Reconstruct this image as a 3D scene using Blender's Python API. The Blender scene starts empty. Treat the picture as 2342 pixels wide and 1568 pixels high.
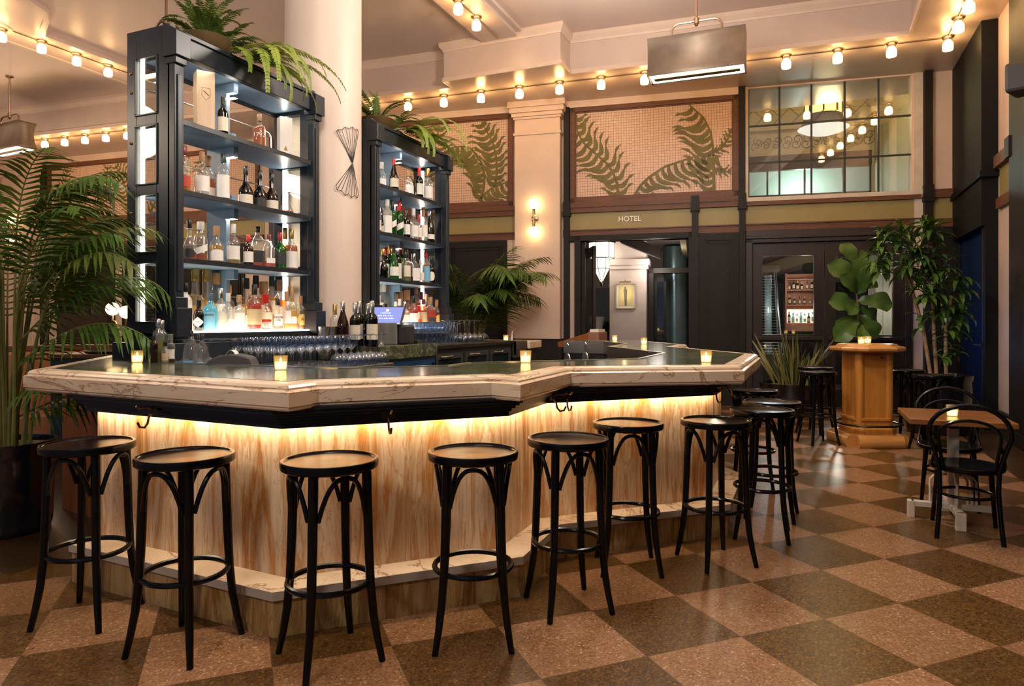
import bpy, math, random
from mathutils import Matrix, Vector
random.seed(7)
SC = bpy.context.scene
COL = SC.collection
PI = math.pi
R = math.radians
# ------------------------------------------------------------------ camera, world, exposure
FPX, HYP, CXP, CAMH, YAW = 1560.0, 735.0, 1171.0, 1.30, R(23.3)   # focal length px, horizon px, centre px, lens height, yaw
CY, SY = math.cos(YAW), math.sin(YAW)
cam_d = bpy.data.cameras.new('camera')
cam = bpy.data.objects.new('camera', cam_d)
COL.objects.link(cam)
cam.location = (0, 0, CAMH)
cam.rotation_euler = (PI / 2, 0, YAW)
cam_d.sensor_width = 36.0
cam_d.lens = FPX / 2342.0 * 36.0
cam_d.shift_y = (HYP - 784.0) / 2342.0
cam_d.clip_start = 0.05
SC.camera = cam
SC.view_settings.view_transform = 'Standard'
SC.view_settings.look = 'None'
SC.view_settings.exposure = 1.0
SC.view_settings.gamma = 1.0
SC.view_settings.use_curve_mapping = False
SC.cycles.transparent_max_bounces = 40
SC.cycles.max_bounces = 10
SC.cycles.sample_clamp_indirect = 4.0
SC.cycles.caustics_reflective = False
SC.cycles.caustics_refractive = False
W = bpy.data.worlds.new('dusk')
SC.world = W
W.use_nodes = True
W.node_tree.nodes['Background'].inputs[0].default_value = (0.42, 0.55, 0.85, 1)
W.node_tree.nodes['Background'].inputs[1].default_value = 0.10


def lamp(name, kind, loc, power, col, size=0.2, rot=None, size_y=None, spot=None):
    d = bpy.data.lights.new(name, kind)
    d.energy = power
    d.color = col
    if kind == 'AREA':
        d.size = size
        if size_y:
            d.shape = 'RECTANGLE'
            d.size_y = size_y
    else:
        d.shadow_soft_size = size
    if spot:
        d.spot_size = R(spot[0])
        d.spot_blend = spot[1]
    o = bpy.data.objects.new(name, d)
    o.location = loc
    if rot:
        o.rotation_euler = rot
    COL.objects.link(o)
    return o


WARM = (1.0, 0.66, 0.38)
# unseen fill lights added to brighten the room, without fixtures
NEU, PEA = (1.0, 0.90, 0.80), (1.0, 0.78, 0.58)
for x, y, z, p, c in [(-1.5, -1.5, 3.4, 120, NEU), (-6.8, 1.2, 3.4, 50, PEA), (-1.6, 2.0, 4.4, 85, NEU), (-1.1, 5.7, 4.1, 140, NEU), (-9.0, 6.6, 3.0, 55, PEA), (-12.5, 6.6, 3.3, 70, PEA), (-2.3, 2.8, 3.5, 26, NEU)]:
    lamp('room_fill', 'POINT', (x, y, z), p, c, 0.3)
# lobby, hall and far bar behind the openings
lamp('lobby_lamp', 'POINT', (0.6, 13.6, 6.4), 42, (1.0, 0.80, 0.48), 0.25)
lamp('hall_lamp', 'POINT', (-2.6, 13.0, 2.35), 16, (1.0, 0.88, 0.76), 0.15)
lamp('hall_side_lamp', 'POINT', (-0.9, 15.0, 2.6), 16, (0.92, 0.95, 1.0), 0.2)
lamp('street_lamp', 'POINT', (1.6, 13.2, 2.3), 14, (0.95, 0.95, 0.9), 0.15)
lamp('door_spot', 'SPOT', (0.55, 12.4, 1.9), 60, (1.0, 0.93, 0.82), 0.12, (R(58), 0, R(172)), None, (45, 0.6))
lamp('blue_door_fill', 'AREA', (1.2, 10.5, 1.2), 1.3, (0.1, 0.35, 1.0), 0.7, (0, R(-90), 0), 1.0)  # unseen blue fill added inside the room, aimed at the glazed door
lamp('ceiling_fill', 'SPOT', (-2.1, 7.3, 4.3), 70, NEU, 0.2, (PI, 0, 0), None, (168, 0.8))  # this and the next: unseen upward spots added to brighten the ceiling
lamp('ceiling_fill', 'SPOT', (-0.4, 5.2, 4.3), 40, NEU, 0.2, (PI, 0, 0), None, (160, 0.8))
lamp('table_spot', 'SPOT', (1.2, 4.8, 4.5), 110, (1.0, 0.84, 0.66), 0.15, (R(42), 0, R(10)), None, (42, 0.6))
lamp('camera_side_fill', 'SPOT', (1.3, 1.6, 4.2), 70, (1.0, 0.86, 0.76), 0.25, (R(20), 0, R(-8)), None, (52, 0.7))  # unseen spot added on the camera side to light the stools


# ------------------------------------------------------------------ helpers
def at(px, py, d):
    """point at depth d (metres along the lens axis) seen at a photo pixel"""
    X = (px - CXP) / FPX * d
    return Vector((X * CY - d * SY, X * SY + d * CY, CAMH + (HYP - py) * d / FPX))


def plane_x(px, u):
    """depth at which the ray of pixel column px meets the vertical plane x = u"""
    k = (px - CXP) / FPX
    return u / (k * CY - SY)


class MB:
    def __init__(s):
        s.v = []
        s.f = []
        s.sm = []
        s.mi = []
        s.cur = 0

    def add(s, vs, fs, smooth=False, M=None):
        o = len(s.v)
        for p in vs:
            p = Vector(p)
            s.v.append(M @ p if M else p)
        for f in fs:
            s.f.append([i + o for i in f])
            s.sm.append(smooth)
            s.mi.append(s.cur)
        return s

    def box(s, x0, x1, y0, y1, z0, z1, M=None):
        vs = [(x0, y0, z0), (x1, y0, z0), (x1, y1, z0), (x0, y1, z0), (x0, y0, z1), (x1, y0, z1), (x1, y1, z1), (x0, y1, z1)]
        return s.add(vs, [(0, 3, 2, 1), (4, 5, 6, 7), (0, 1, 5, 4), (1, 2, 6, 5), (2, 3, 7, 6), (3, 0, 4, 7)], False, M)

    def prism(s, poly, z0, z1, M=None):
        a = sum(poly[i][0] * poly[(i + 1) % len(poly)][1] - poly[(i + 1) % len(poly)][0] * poly[i][1] for i in range(len(poly)))
        if a < 0:
            poly = poly[::-1]
        n = len(poly)
        vs = [(p[0], p[1], z0) for p in poly] + [(p[0], p[1], z1) for p in poly]
        fs = [tuple(range(n - 1, -1, -1)), tuple(range(n, 2 * n))] + [(i, (i + 1) % n, n + (i + 1) % n, n + i) for i in range(n)]
        return s.add(vs, fs, False, M)

    def lathe(s, prof, seg=24, M=None, sq=None, a0=0.0, a1=2 * PI, smooth=True):
        full = abs(a1 - a0 - 2 * PI) < 1e-6
        n = seg if full else seg + 1
        vs = []
        for r, z in prof:
            for i in range(n):
                a = a0 + (a1 - a0) * i / seg
                ca, sa = math.cos(a), math.sin(a)
                k = 1.0
                if sq and r > 0:
                    e = sq if not isinstance(sq, (list, tuple)) else sq[0]
                    k = 1.0 / ((abs(ca) ** e + abs(sa) ** e) ** (1.0 / e))
                vs.append((r * k * ca, r * k * sa, z))
        fs = []
        for j in range(len(prof) - 1):
            for i in range(seg):
                i2 = (i + 1) % n if full else i + 1
                fs.append((j * n + i, j * n + i2, (j + 1) * n + i2, (j + 1) * n + i))
        return s.add(vs, fs, smooth, M)

    def tube(s, pts, r, seg=8, closed=False, M=None, cap=True):
        pts = [Vector(p) for p in pts]
        n = len(pts)
        rs = r if isinstance(r, (list, tuple)) else [r] * n
        vs = []
        up = None
        for i, p in enumerate(pts):
            a = pts[(i - 1) % n] if (closed or i > 0) else p
            b = pts[(i + 1) % n] if (closed or i < n - 1) else p
            t = (b - a).normalized()
            if up is None:
                up = Vector((0, 0, 1)) if abs(t.z) < 0.9 else Vector((1, 0, 0))
            x = t.cross(up)
            if x.length < 1e-5:
                x = t.cross(Vector((0.3, 1, 0.2)))
            x.normalize()
            y = x.cross(t).normalized()
            up = y
            for k in range(seg):
                an = 2 * PI * k / seg
                vs.append(p + (x * math.cos(an) + y * math.sin(an)) * rs[i])
        fs = []
        m = n if closed else n - 1
        for i in range(m):
            for k in range(seg):
                i2 = (i + 1) % n
                k2 = (k + 1) % seg
                fs.append((i * seg + k, i * seg + k2, i2 * seg + k2, i2 * seg + k))
        if cap and not closed:
            fs.append(tuple(range(seg - 1, -1, -1)))
            fs.append(tuple(range((n - 1) * seg, n * seg)))
        return s.add(vs, fs, True, M)

    def sweep(s, path, prof, closed=False, caps=True):
        """prof: closed list of (outward offset, z) swept along a plan polyline, outward = right of travel, mitred"""
        n = len(path)
        P = [Vector((p[0], p[1])) for p in path]
        dirs = []
        for i in range(n):
            a, b = None, None
            if closed or i > 0:
                a = (P[i] - P[(i - 1) % n]).normalized()
            if closed or i < n - 1:
                b = (P[(i + 1) % n] - P[i]).normalized()
            na = Vector((a.y, -a.x)) if a else None
            nb = Vector((b.y, -b.x)) if b else None
            if na is None:
                m = nb
            elif nb is None:
                m = na
            else:
                m = (na + nb)
                m = m / max(0.2, (1 + na.dot(nb)))
            dirs.append(m)
        k = len(prof)
        vs = []
        for i in range(n):
            for (o, z) in prof:
                q = P[i] + dirs[i] * o
                vs.append((q.x, q.y, z))
        fs = []
        for i in range(n if closed else n - 1):
            j = (i + 1) % n
            for a in range(k):
                b = (a + 1) % k
                fs.append((i * k + a, j * k + a, j * k + b, i * k + b))
        if caps and not closed:
            fs.append(tuple(range(k)))
            fs.append(tuple(range((n - 1) * k + k - 1, (n - 1) * k - 1, -1)))
        return s.add(vs, fs)

    def build(s, name, mat, parent=None, bevel=0.0, loc=None, M=None, seg=2, solid=0.0):
        me = bpy.data.meshes.new(name)
        me.from_pydata([tuple(v) for v in s.v], [], s.f)
        me.polygons.foreach_set('use_smooth', s.sm)
        mats = mat if isinstance(mat, (list, tuple)) else [mat]
        for m in mats:
            me.materials.append(m)
        if len(mats) > 1:
            me.polygons.foreach_set('material_index', s.mi)
        me.update()
        if any(s.sm):
            me.set_sharp_from_angle(angle=R(42))
        o = bpy.data.objects.new(name, me)
        COL.objects.link(o)
        if parent:
            o.parent = parent
        if M is not None:
            o.matrix_world = M
        elif loc is not None:
            o.location = loc
        if bevel:
            b = o.modifiers.new('b', 'BEVEL')
            b.width = bevel
            b.segments = seg
            b.limit_method = 'ANGLE'
            b.angle_limit = R(40)
            b.harden_normals = False
        if solid:
            b = o.modifiers.new('s', 'SOLIDIFY')
            b.thickness = solid
            b.offset = 0
        return o


def empty(name, loc=(0, 0, 0), rz=0.0, label=None, cat=None, group=None, M=None):
    o = bpy.data.objects.new(name, None)
    COL.objects.link(o)
    o.empty_display_size = 0.1
    if M is not None:
        o.matrix_world = M
    else:
        o.location = loc
        o.rotation_euler = (0, 0, rz)
    if label:
        tag(o, label, cat, group)
    return o


def tag(o, label, cat, group=None):
    o['label'] = label
    o['category'] = cat
    if group:
        o['group'] = group
    return o


def struct(o):
    o['kind'] = 'structure'
    return o


def copy_tree(o, parent=None):
    c = o.copy()
    COL.objects.link(c)
    if parent:
        c.parent = parent
    for ch in list(o.children):
        copy_tree(ch, c)
    return c


ORD = ['first', 'second', 'third', 'fourth', 'fifth', 'sixth', 'seventh', 'eighth', 'ninth', 'tenth', 'eleventh', 'twelfth',
       'thirteenth', 'fourteenth', 'fifteenth', 'sixteenth', 'seventeenth', 'eighteenth', 'nineteenth', 'twentieth']


def text(body, size, ext, name, mat, M, parent=None, align='CENTER', weight=0.0):
    c = bpy.data.curves.new(name, 'FONT')
    c.body = body
    c.size = size
    c.extrude = ext
    c.align_x = align
    c.align_y = 'CENTER'
    c.offset = weight
    t = bpy.data.objects.new(name, c)
    COL.objects.link(t)
    bpy.context.view_layer.update()
    me = bpy.data.meshes.new_from_object(t)
    bpy.data.objects.remove(t)
    o = bpy.data.objects.new(name, me)
    me.materials.clear()
    me.materials.append(mat)
    COL.objects.link(o)
    if parent:
        o.parent = parent
        o.matrix_local = M
    else:
        o.matrix_world = M
    return o


# ------------------------------------------------------------------ materials
class NT:
    def __init__(s, name):
        s.m = bpy.data.materials.new(name)
        s.m.use_nodes = True
        s.t = s.m.node_tree
        s.n = s.t.nodes
        s.b = s.n['Principled BSDF']
        s.out = s.n['Material Output']

    def node(s, kind, **kw):
        n = s.n.new(kind)
        for k, v in kw.items():
            if k.startswith('i_'):
                n.inputs[k[2:].replace('_', ' ')].default_value = v
            else:
                setattr(n, k, v)
        return n

    def link(s, a, b):
        s.t.links.new(a, b)

    def coords(s, scale=(1, 1, 1), rot=(0, 0, 0), loc=(0, 0, 0), kind='Object'):
        c = s.node('ShaderNodeTexCoord')
        m = s.node('ShaderNodeMapping')
        m.inputs['Scale'].default_value = scale
        m.inputs['Rotation'].default_value = rot
        m.inputs['Location'].default_value = loc
        s.link(c.outputs[kind], m.inputs[0])
        return m.outputs[0]

    def noise(s, vec, scale, detail=4, rough=0.55, dist=0.0):
        n = s.node('ShaderNodeTexNoise')
        n.inputs['Scale'].default_value = scale
        n.inputs['Detail'].default_value = detail
        n.inputs['Roughness'].default_value = rough
        n.inputs['Distortion'].default_value = dist
        s.link(vec, n.inputs['Vector'])
        return n.outputs[0]

    def ramp(s, fac, stops):
        r = s.node('ShaderNodeValToRGB')
        e = r.color_ramp.elements
        while len(e) < len(stops):
            e.new(0.5)
        for i, (p, c) in enumerate(stops):
            e[i].position = p
            e[i].color = (c[0], c[1], c[2], 1)
        s.link(fac, r.inputs[0])
        return r.outputs[0]

    def mix(s, fac, a, b, mode='MIX'):
        n = s.node('ShaderNodeMix', data_type='RGBA', blend_type=mode)
        for sock, val in ((n.inputs[0], fac), (n.inputs[6], a), (n.inputs[7], b)):
            if isinstance(val, (int, float)):
                sock.default_value = val
            elif isinstance(val, tuple):
                sock.default_value = (val[0], val[1], val[2], 1)
            else:
                s.link(val, sock)
        return n.outputs[2]

    def bump(s, h, strength=0.2, dist=0.01):
        n = s.node('ShaderNodeBump')
        n.inputs['Strength'].default_value = strength
        n.inputs['Distance'].default_value = dist
        s.link(h, n.inputs['Height'])
        s.link(n.outputs[0], s.b.inputs['Normal'])

    def base(s, c):
        if isinstance(c, tuple):
            s.b.inputs['Base Color'].default_value = (c[0], c[1], c[2], 1)
        else:
            s.link(c, s.b.inputs['Base Color'])


def pmat(name, col, rough=0.5, metal=0.0, var=0.12, scale=6.0, coat=0.0, spec=0.5, stretch=(1, 1, 1), bump=0.0):
    t = NT(name)
    v = t.coords(stretch)
    n = t.noise(v, scale, 3)
    a = tuple(c * (1 - var) for c in col)
    b = tuple(min(1, c * (1 + var)) for c in col)
    t.base(t.ramp(n, [(0.3, a), (0.7, b)]))
    t.b.inputs['Roughness'].default_value = rough
    t.b.inputs['Metallic'].default_value = metal
    t.b.inputs['Coat Weight'].default_value = coat
    t.b.inputs['Coat Roughness'].default_value = 0.1
    t.b.inputs['Specular IOR Level'].default_value = spec
    if bump:
        t.bump(n, bump, 0.01)
    return t.m


def emat(name, col, strength):
    t = NT(name)
    e = t.node('ShaderNodeEmission')
    e.inputs[0].default_value = (col[0], col[1], col[2], 1)
    e.inputs[1].default_value = strength
    t.link(e.outputs[0], t.out.inputs[0])
    return t.m


def glassmat(name, tint, gloss=0.06, body=0.0, bcol=None, rough=0.03):
    """thin glass: tinted see-through, fresnel reflection, optional milky/tinted body"""
    t = NT(name)
    tr = t.node('ShaderNodeBsdfTransparent')
    tr.inputs[0].default_value = (tint[0], tint[1], tint[2], 1)
    gl = t.node('ShaderNodeBsdfGlossy')
    gl.inputs['Roughness'].default_value = rough
    lw = t.node('ShaderNodeLayerWeight')
    lw.inputs[0].default_value = 0.35
    mp = t.node('ShaderNodeMapRange')
    mp.inputs['To Min'].default_value = gloss
    mp.inputs['To Max'].default_value = 0.75
    t.link(lw.outputs['Facing'], mp.inputs[0])
    pw = t.node('ShaderNodeMath', operation='POWER')
    t.link(lw.outputs['Facing'], pw.inputs[0])
    pw.inputs[1].default_value = 2.5
    t.link(pw.outputs[0], mp.inputs[0])
    first = tr.outputs[0]
    if body:
        tl = t.node('ShaderNodeBsdfTranslucent')
        df = t.node('ShaderNodeBsdfDiffuse')
        for q in (tl, df):
            q.inputs[0].default_value = (bcol[0], bcol[1], bcol[2], 1)
        m0 = t.node('ShaderNodeMixShader')
        m0.inputs[0].default_value = 0.4
        t.link(tl.outputs[0], m0.inputs[1])
        t.link(df.outputs[0], m0.inputs[2])
        m1 = t.node('ShaderNodeMixShader')
        m1.inputs[0].default_value = body
        t.link(tr.outputs[0], m1.inputs[1])
        t.link(m0.outputs[0], m1.inputs[2])
        first = m1.outputs[0]
    mx = t.node('ShaderNodeMixShader')
    t.link(mp.outputs[0], mx.inputs[0])
    t.link(first, mx.inputs[1])
    t.link(gl.outputs[0], mx.inputs[2])
    t.link(mx.outputs[0], t.out.inputs[0])
    return t.m


def m_floor():
    t = NT('terrazzo_checker')
    s, x0, y0 = 0.4525, -0.2455, 3.601
    c = math.cos(PI / 4) / s
    tc = t.node('ShaderNodeTexCoord')
    sp = t.node('ShaderNodeSeparateXYZ')
    t.link(tc.outputs['Object'], sp.inputs[0])

    def lin(ax, ay, k):
        m1 = t.node('ShaderNodeMath', operation='MULTIPLY_ADD')
        t.link(sp.outputs[0], m1.inputs[0])
        m1.inputs[1].default_value = ax
        m1.inputs[2].default_value = k
        m2 = t.node('ShaderNodeMath', operation='MULTIPLY_ADD')
        t.link(sp.outputs[1], m2.inputs[0])
        m2.inputs[1].default_value = ay
        t.link(m1.outputs[0], m2.inputs[2])
        return m2.outputs[0]
    I = lin(c, c, -(x0 + y0) * c)
    J = lin(c, -c, -(x0 - y0) * c)
    cb = t.node('ShaderNodeCombineXYZ')
    t.link(I, cb.inputs[0])
    t.link(J, cb.inputs[1])
    cb.inputs[2].default_value = 0.5
    ck = t.node('ShaderNodeTexChecker')
    ck.inputs['Scale'].default_value = 1.0
    ck.inputs[1].default_value = (1, 1, 1, 1)
    ck.inputs[2].default_value = (0, 0, 0, 1)
    t.link(cb.outputs[0], ck.inputs[0])
    # terrazzo chips
    v1 = t.node('ShaderNodeTexVoronoi')
    v1.inputs['Scale'].default_value = 125
    t.link(tc.outputs['Object'], v1.inputs['Vector'])
    vb = t.node('ShaderNodeRGBToBW')
    t.link(v1.outputs['Color'], vb.inputs[0])
    chip = vb.outputs[0]
    light = t.ramp(chip, [(0.0, (0.13, 0.060, 0.024)), (0.45, (0.245, 0.130, 0.062)), (0.8, (0.31, 0.178, 0.098)), (1.0, (0.54, 0.38, 0.26))])
    dark = t.ramp(chip, [(0.0, (0.022, 0.010, 0.002)), (0.5, (0.092, 0.046, 0.012)), (0.85, (0.15, 0.080, 0.026)), (1.0, (0.27, 0.165, 0.08))])
    # slab to slab variation
    fl = t.node('ShaderNodeVectorMath', operation='FLOOR')
    t.link(cb.outputs[0], fl.inputs[0])
    wn = t.node('ShaderNodeTexWhiteNoise')
    t.link(fl.outputs[0], wn.inputs[0])
    tint = t.ramp(wn.outputs[0], [(0.0, (0.82, 0.80, 0.74)), (1.0, (1.1, 1.08, 1.08))])
    base = t.mix(ck.outputs[1], dark, light)
    base = t.mix(1.0, base, tint, 'MULTIPLY')
    # worn patches
    wear = t.noise(tc.outputs['Object'], 1.3, 4, 0.6)
    base = t.mix(1.0, base, t.ramp(wear, [(0.3, (0.92, 0.90, 0.88)), (0.7, (1.05, 1.04, 1.03))]), 'MULTIPLY')
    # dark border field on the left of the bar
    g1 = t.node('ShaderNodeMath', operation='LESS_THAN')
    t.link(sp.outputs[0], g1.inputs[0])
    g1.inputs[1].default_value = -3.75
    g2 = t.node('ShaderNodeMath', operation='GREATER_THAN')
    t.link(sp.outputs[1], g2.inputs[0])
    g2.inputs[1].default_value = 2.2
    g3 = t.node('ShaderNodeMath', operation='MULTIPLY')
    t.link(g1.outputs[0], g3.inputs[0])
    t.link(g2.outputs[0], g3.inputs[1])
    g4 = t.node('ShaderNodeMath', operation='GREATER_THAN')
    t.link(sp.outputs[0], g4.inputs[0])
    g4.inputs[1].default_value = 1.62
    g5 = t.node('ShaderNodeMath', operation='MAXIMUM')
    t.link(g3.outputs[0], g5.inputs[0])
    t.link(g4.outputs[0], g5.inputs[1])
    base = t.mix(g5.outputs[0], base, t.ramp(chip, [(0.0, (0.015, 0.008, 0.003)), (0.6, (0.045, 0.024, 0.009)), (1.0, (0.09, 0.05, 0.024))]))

    # joints
    def edge(v):
        fr = t.node('ShaderNodeMath', operation='FRACT')
        t.link(v, fr.inputs[0])
        a = t.node('ShaderNodeMath', operation='SUBTRACT')
        t.link(fr.outputs[0], a.inputs[0])
        a.inputs[1].default_value = 0.5
        b = t.node('ShaderNodeMath', operation='ABSOLUTE')
        t.link(a.outputs[0], b.inputs[0])
        g = t.node('ShaderNodeMath', operation='GREATER_THAN')
        t.link(b.outputs[0], g.inputs[0])
        g.inputs[1].default_value = 0.496
        return g.outputs[0]
    mxn = t.node('ShaderNodeMath', operation='MAXIMUM')
    t.link(edge(I), mxn.inputs[0])
    t.link(edge(J), mxn.inputs[1])
    base = t.mix(mxn.outputs[0], base, (0.09, 0.05, 0.025))
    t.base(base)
    rg = t.noise(tc.outputs['Object'], 2.2, 3)
    rr = t.node('ShaderNodeMapRange')
    rr.inputs['To Min'].default_value = 0.24
    rr.inputs['To Max'].default_value = 0.36
    t.link(rg, rr.inputs[0])
    t.link(rr.outputs[0], t.b.inputs['Roughness'])
    t.b.inputs['Specular IOR Level'].default_value = 0.34
    return t.m


def m_marble(name, axis='x', dark=False):
    """cream stone with ochre veins; veins run along the long axis of the piece"""
    t = NT(name)
    cream, pale, och, brown = (0.62, 0.43, 0.27), (0.72, 0.57, 0.41), (0.47, 0.20, 0.045), (0.17, 0.06, 0.015)
    if dark:
        cream, pale, och, brown = (0.34, 0.22, 0.085), (0.42, 0.30, 0.15), (0.20, 0.085, 0.016), (0.09, 0.035, 0.01)
    if axis == 'z':
        v = t.coords((3.2, 3.2, 0.42), (0, R(4), 0))
        n1 = t.noise(v, 1.5, 6, 0.62, 0.7)
        mid = tuple(0.45 * a + 0.55 * b for a, b in zip(cream, och))
        base = t.ramp(n1, [(0.28, mid), (0.36, pale), (0.46, cream), (0.50, mid), (0.53, pale), (0.60, cream), (0.65, och), (0.70, cream), (0.78, mid)])
        v2 = t.coords((16, 16, 0.9), (0, R(3), 0))
        fine = t.noise(v2, 1.2, 5, 0.6, 0.4)
        base = t.mix(1.0, base, t.ramp(fine, [(0.3, (0.80, 0.68, 0.50)), (0.55, (1.04, 1.02, 1.0))]), 'MULTIPLY')
        v3 = t.coords((2.6, 2.6, 0.38), (0, R(-3), 0), (3.1, 1.7, 0))
        vn = t.noise(v3, 1.9, 8, 0.62, 1.1)
        thin = t.ramp(vn, [(0.535, (0, 0, 0)), (0.55, (1, 1, 1)), (0.565, (0, 0, 0))])
        base = t.mix(t.mix(0.7, (0, 0, 0), thin), base, och)
        thin2 = t.ramp(vn, [(0.445, (0, 0, 0)), (0.451, (1, 1, 1)), (0.457, (0, 0, 0))])
        base = t.mix(t.mix(0.55, (0, 0, 0), thin2), base, brown)
    else:
        pale, cream = (0.80, 0.68, 0.54), (0.70, 0.55, 0.39)
        v = t.coords((1.0, 1.4, 3.0), (0, R(10), 0))
        n1 = t.noise(v, 1.6, 6, 0.6, 0.5)
        base = t.ramp(n1, [(0.3, pale), (0.55, cream), (0.75, tuple(0.6 * a + 0.4 * b for a, b in zip(cream, och)))])
        v3 = t.coords((0.75, 1.1, 3.4), (0, R(12), R(5)), (1.2, 4.1, 0.3))
        vn = t.noise(v3, 1.7, 7, 0.6, 0.8)
        thin = t.ramp(vn, [(0.487, (0, 0, 0)), (0.5, (1, 1, 1)), (0.511, (0, 0, 0))])
        base = t.mix(t.mix(0.85, (0, 0, 0), thin), base, (0.25, 0.10, 0.03))
        thin2 = t.ramp(vn, [(0.60, (0, 0, 0)), (0.604, (1, 1, 1)), (0.608, (0, 0, 0))])
        base = t.mix(t.mix(0.6, (0, 0, 0), thin2), base, och)
    t.base(base)
    t.b.inputs['Roughness'].default_value = 0.22
    return t.m


def m_green_stone():
    t = NT('green_stone')
    v = t.coords((1, 1, 1))
    n = t.noise(v, 2.2, 6, 0.65, 0.9)
    n2 = t.noise(v, 5, 5, 0.6, 1.5)
    vein = t.ramp(n2, [(0.47, (0, 0, 0)), (0.5, (1, 1, 1)), (0.53, (0, 0, 0))])
    b = t.ramp(n, [(0.25, (0.020, 0.026, 0.014)), (0.5, (0.055, 0.065, 0.034)), (0.75, (0.12, 0.125, 0.07))])
    t.base(t.mix(t.mix(0.5, (0, 0, 0), vein), b, (0.30, 0.31, 0.22)))
    t.b.inputs['Roughness'].default_value = 0.13
    return t.m


def m_wood(name, a, b, rough=0.4, axis='z', scale=3.0, coat=0.2):
    t = NT(name)
    sc = {'z': (9, 9, 0.6), 'x': (0.6, 9, 9), 'y': (9, 0.6, 9)}[axis]
    v = t.coords(sc)
    n = t.noise(v, scale, 6, 0.65, 0.4)
    t.base(t.ramp(n, [(0.3, a), (0.7, b)]))
    t.b.inputs['Roughness'].default_value = rough
    t.b.inputs['Coat Weight'].default_value = coat
    t.b.inputs['Coat Roughness'].default_value = 0.2
    return t.m


def m_mosaic():
    t = NT('pink_mosaic')
    v = t.coords((1, 1, 1))
    br = t.node('ShaderNodeTexBrick')
    br.offset = 0.0
    br.inputs['Scale'].default_value = 1.0
    br.inputs['Brick Width'].default_value = 0.042
    br.inputs['Row Height'].default_value = 0.042
    br.inputs['Mortar Size'].default_value = 0.0035
    br.inputs[1].default_value = (0.62, 0.42, 0.30, 1)
    br.inputs[2].default_value = (0.70, 0.50, 0.38, 1)
    br.inputs[3].default_value = (0.36, 0.19, 0.12, 1)
    sx = t.node('ShaderNodeSeparateXYZ')
    t.link(v, sx.inputs[0])
    cb = t.node('ShaderNodeCombineXYZ')
    t.link(sx.outputs[0], cb.inputs[0])
    t.link(sx.outputs[2], cb.inputs[1])
    wob = t.node('ShaderNodeTexNoise')
    wob.inputs['Scale'].default_value = 1.5
    t.link(v, wob.inputs['Vector'])
    vm = t.node('ShaderNodeVectorMath', operation='MULTIPLY_ADD')
    t.link(wob.outputs[1], vm.inputs[0])
    vm.inputs[1].default_value = (0.06, 0.06, 0)
    t.link(cb.outputs[0], vm.inputs[2])
    t.link(vm.outputs[0], br.inputs['Vector'])
    t.base(br.outputs[0])
    t.b.inputs['Roughness'].default_value = 0.5
    return t.m


def m_leaf(name, c1, c2, rough=0.4, scale=8.0, trans=0.25):
    t = NT(name)
    v = t.coords((1, 1, 1))
    n = t.noise(v, scale, 3)
    col = t.ramp(n, [(0.3, c1), (0.7, c2)])
    t.base(col)
    t.b.inputs['Roughness'].default_value = rough
    tl = t.node('ShaderNodeBsdfTranslucent')
    t.link(col, tl.inputs[0])
    mx = t.node('ShaderNodeMixShader')
    mx.inputs[0].default_value = trans
    t.link(t.b.outputs[0], mx.inputs[1])
    t.link(tl.outputs[0], mx.inputs[2])
    t.link(mx.outputs[0], t.out.inputs[0])
    return t.m


def m_herring():
    t = NT('herringbone_plaster')
    v = t.coords((1, 1, 1), (0, R(45), 0))
    sx = t.node('ShaderNodeSeparateXYZ')
    t.link(v, sx.inputs[0])
    cb = t.node('ShaderNodeCombineXYZ')
    t.link(sx.outputs[0], cb.inputs[0])
    t.link(sx.outputs[2], cb.inputs[1])
    br = t.node('ShaderNodeTexBrick')
    br.inputs['Scale'].default_value = 1.0
    br.inputs['Brick Width'].default_value = 0.52
    br.inputs['Row Height'].default_value = 0.26
    br.inputs['Mortar Size'].default_value = 0.012
    br.inputs[1].default_value = (0.42, 0.36, 0.20, 1)
    br.inputs[2].default_value = (0.47, 0.40, 0.23, 1)
    br.inputs[3].default_value = (0.20, 0.16, 0.08, 1)
    t.link(cb.outputs[0], br.inputs['Vector'])
    t.base(br.outputs[0])
    t.b.inputs['Roughness'].default_value = 0.7
    return t.m


M = {}
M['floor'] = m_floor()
M['plaster'] = pmat('beige_plaster', (0.66, 0.50, 0.40), 0.55, var=0.05, scale=3)
M['ceil'] = pmat('ceiling_paint', (0.62, 0.48, 0.41), 0.4, var=0.04, scale=1.5)
M['soffit'] = pmat('glossy_soffit_paint', (0.60, 0.46, 0.38), 0.3, var=0.05, scale=2)
M['column'] = pmat('column_plaster', (0.70, 0.57, 0.48), 0.5, var=0.06, scale=2.2, stretch=(2, 2, 0.35))
M['trimp'] = pmat('beige_trim', (0.68, 0.52, 0.41), 0.45, var=0.04)
M['olive'] = pmat('olive_paint', (0.30, 0.235, 0.085), 0.5, var=0.07, scale=2)
M['brown'] = m_wood('brown_trim_wood', (0.085, 0.027, 0.010), (0.165, 0.060, 0.024), 0.55, 'x', 3.0, 0.0)
M['black'] = pmat('charcoal_paint', (0.017, 0.0135, 0.0115), 0.5, var=0.12, spec=0.2)
M['darkwood'] = m_wood('dark_door_wood', (0.010, 0.006, 0.0045), (0.026, 0.015, 0.011), 0.42, 'z')
M['blackwood'] = pmat('black_lacquered_beech', (0.003, 0.003, 0.0034), 0.2, var=0.3, spec=0.28)
M['seatwood'] = m_wood('dark_seat_wood', (0.007, 0.003, 0.0015), (0.022, 0.009, 0.004), 0.27, 'x', 2.0, 0.15)
M['marble'] = m_marble('cream_marble_edge', 'x')
M['marblev'] = m_marble('cream_marble_panel', 'z')
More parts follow.
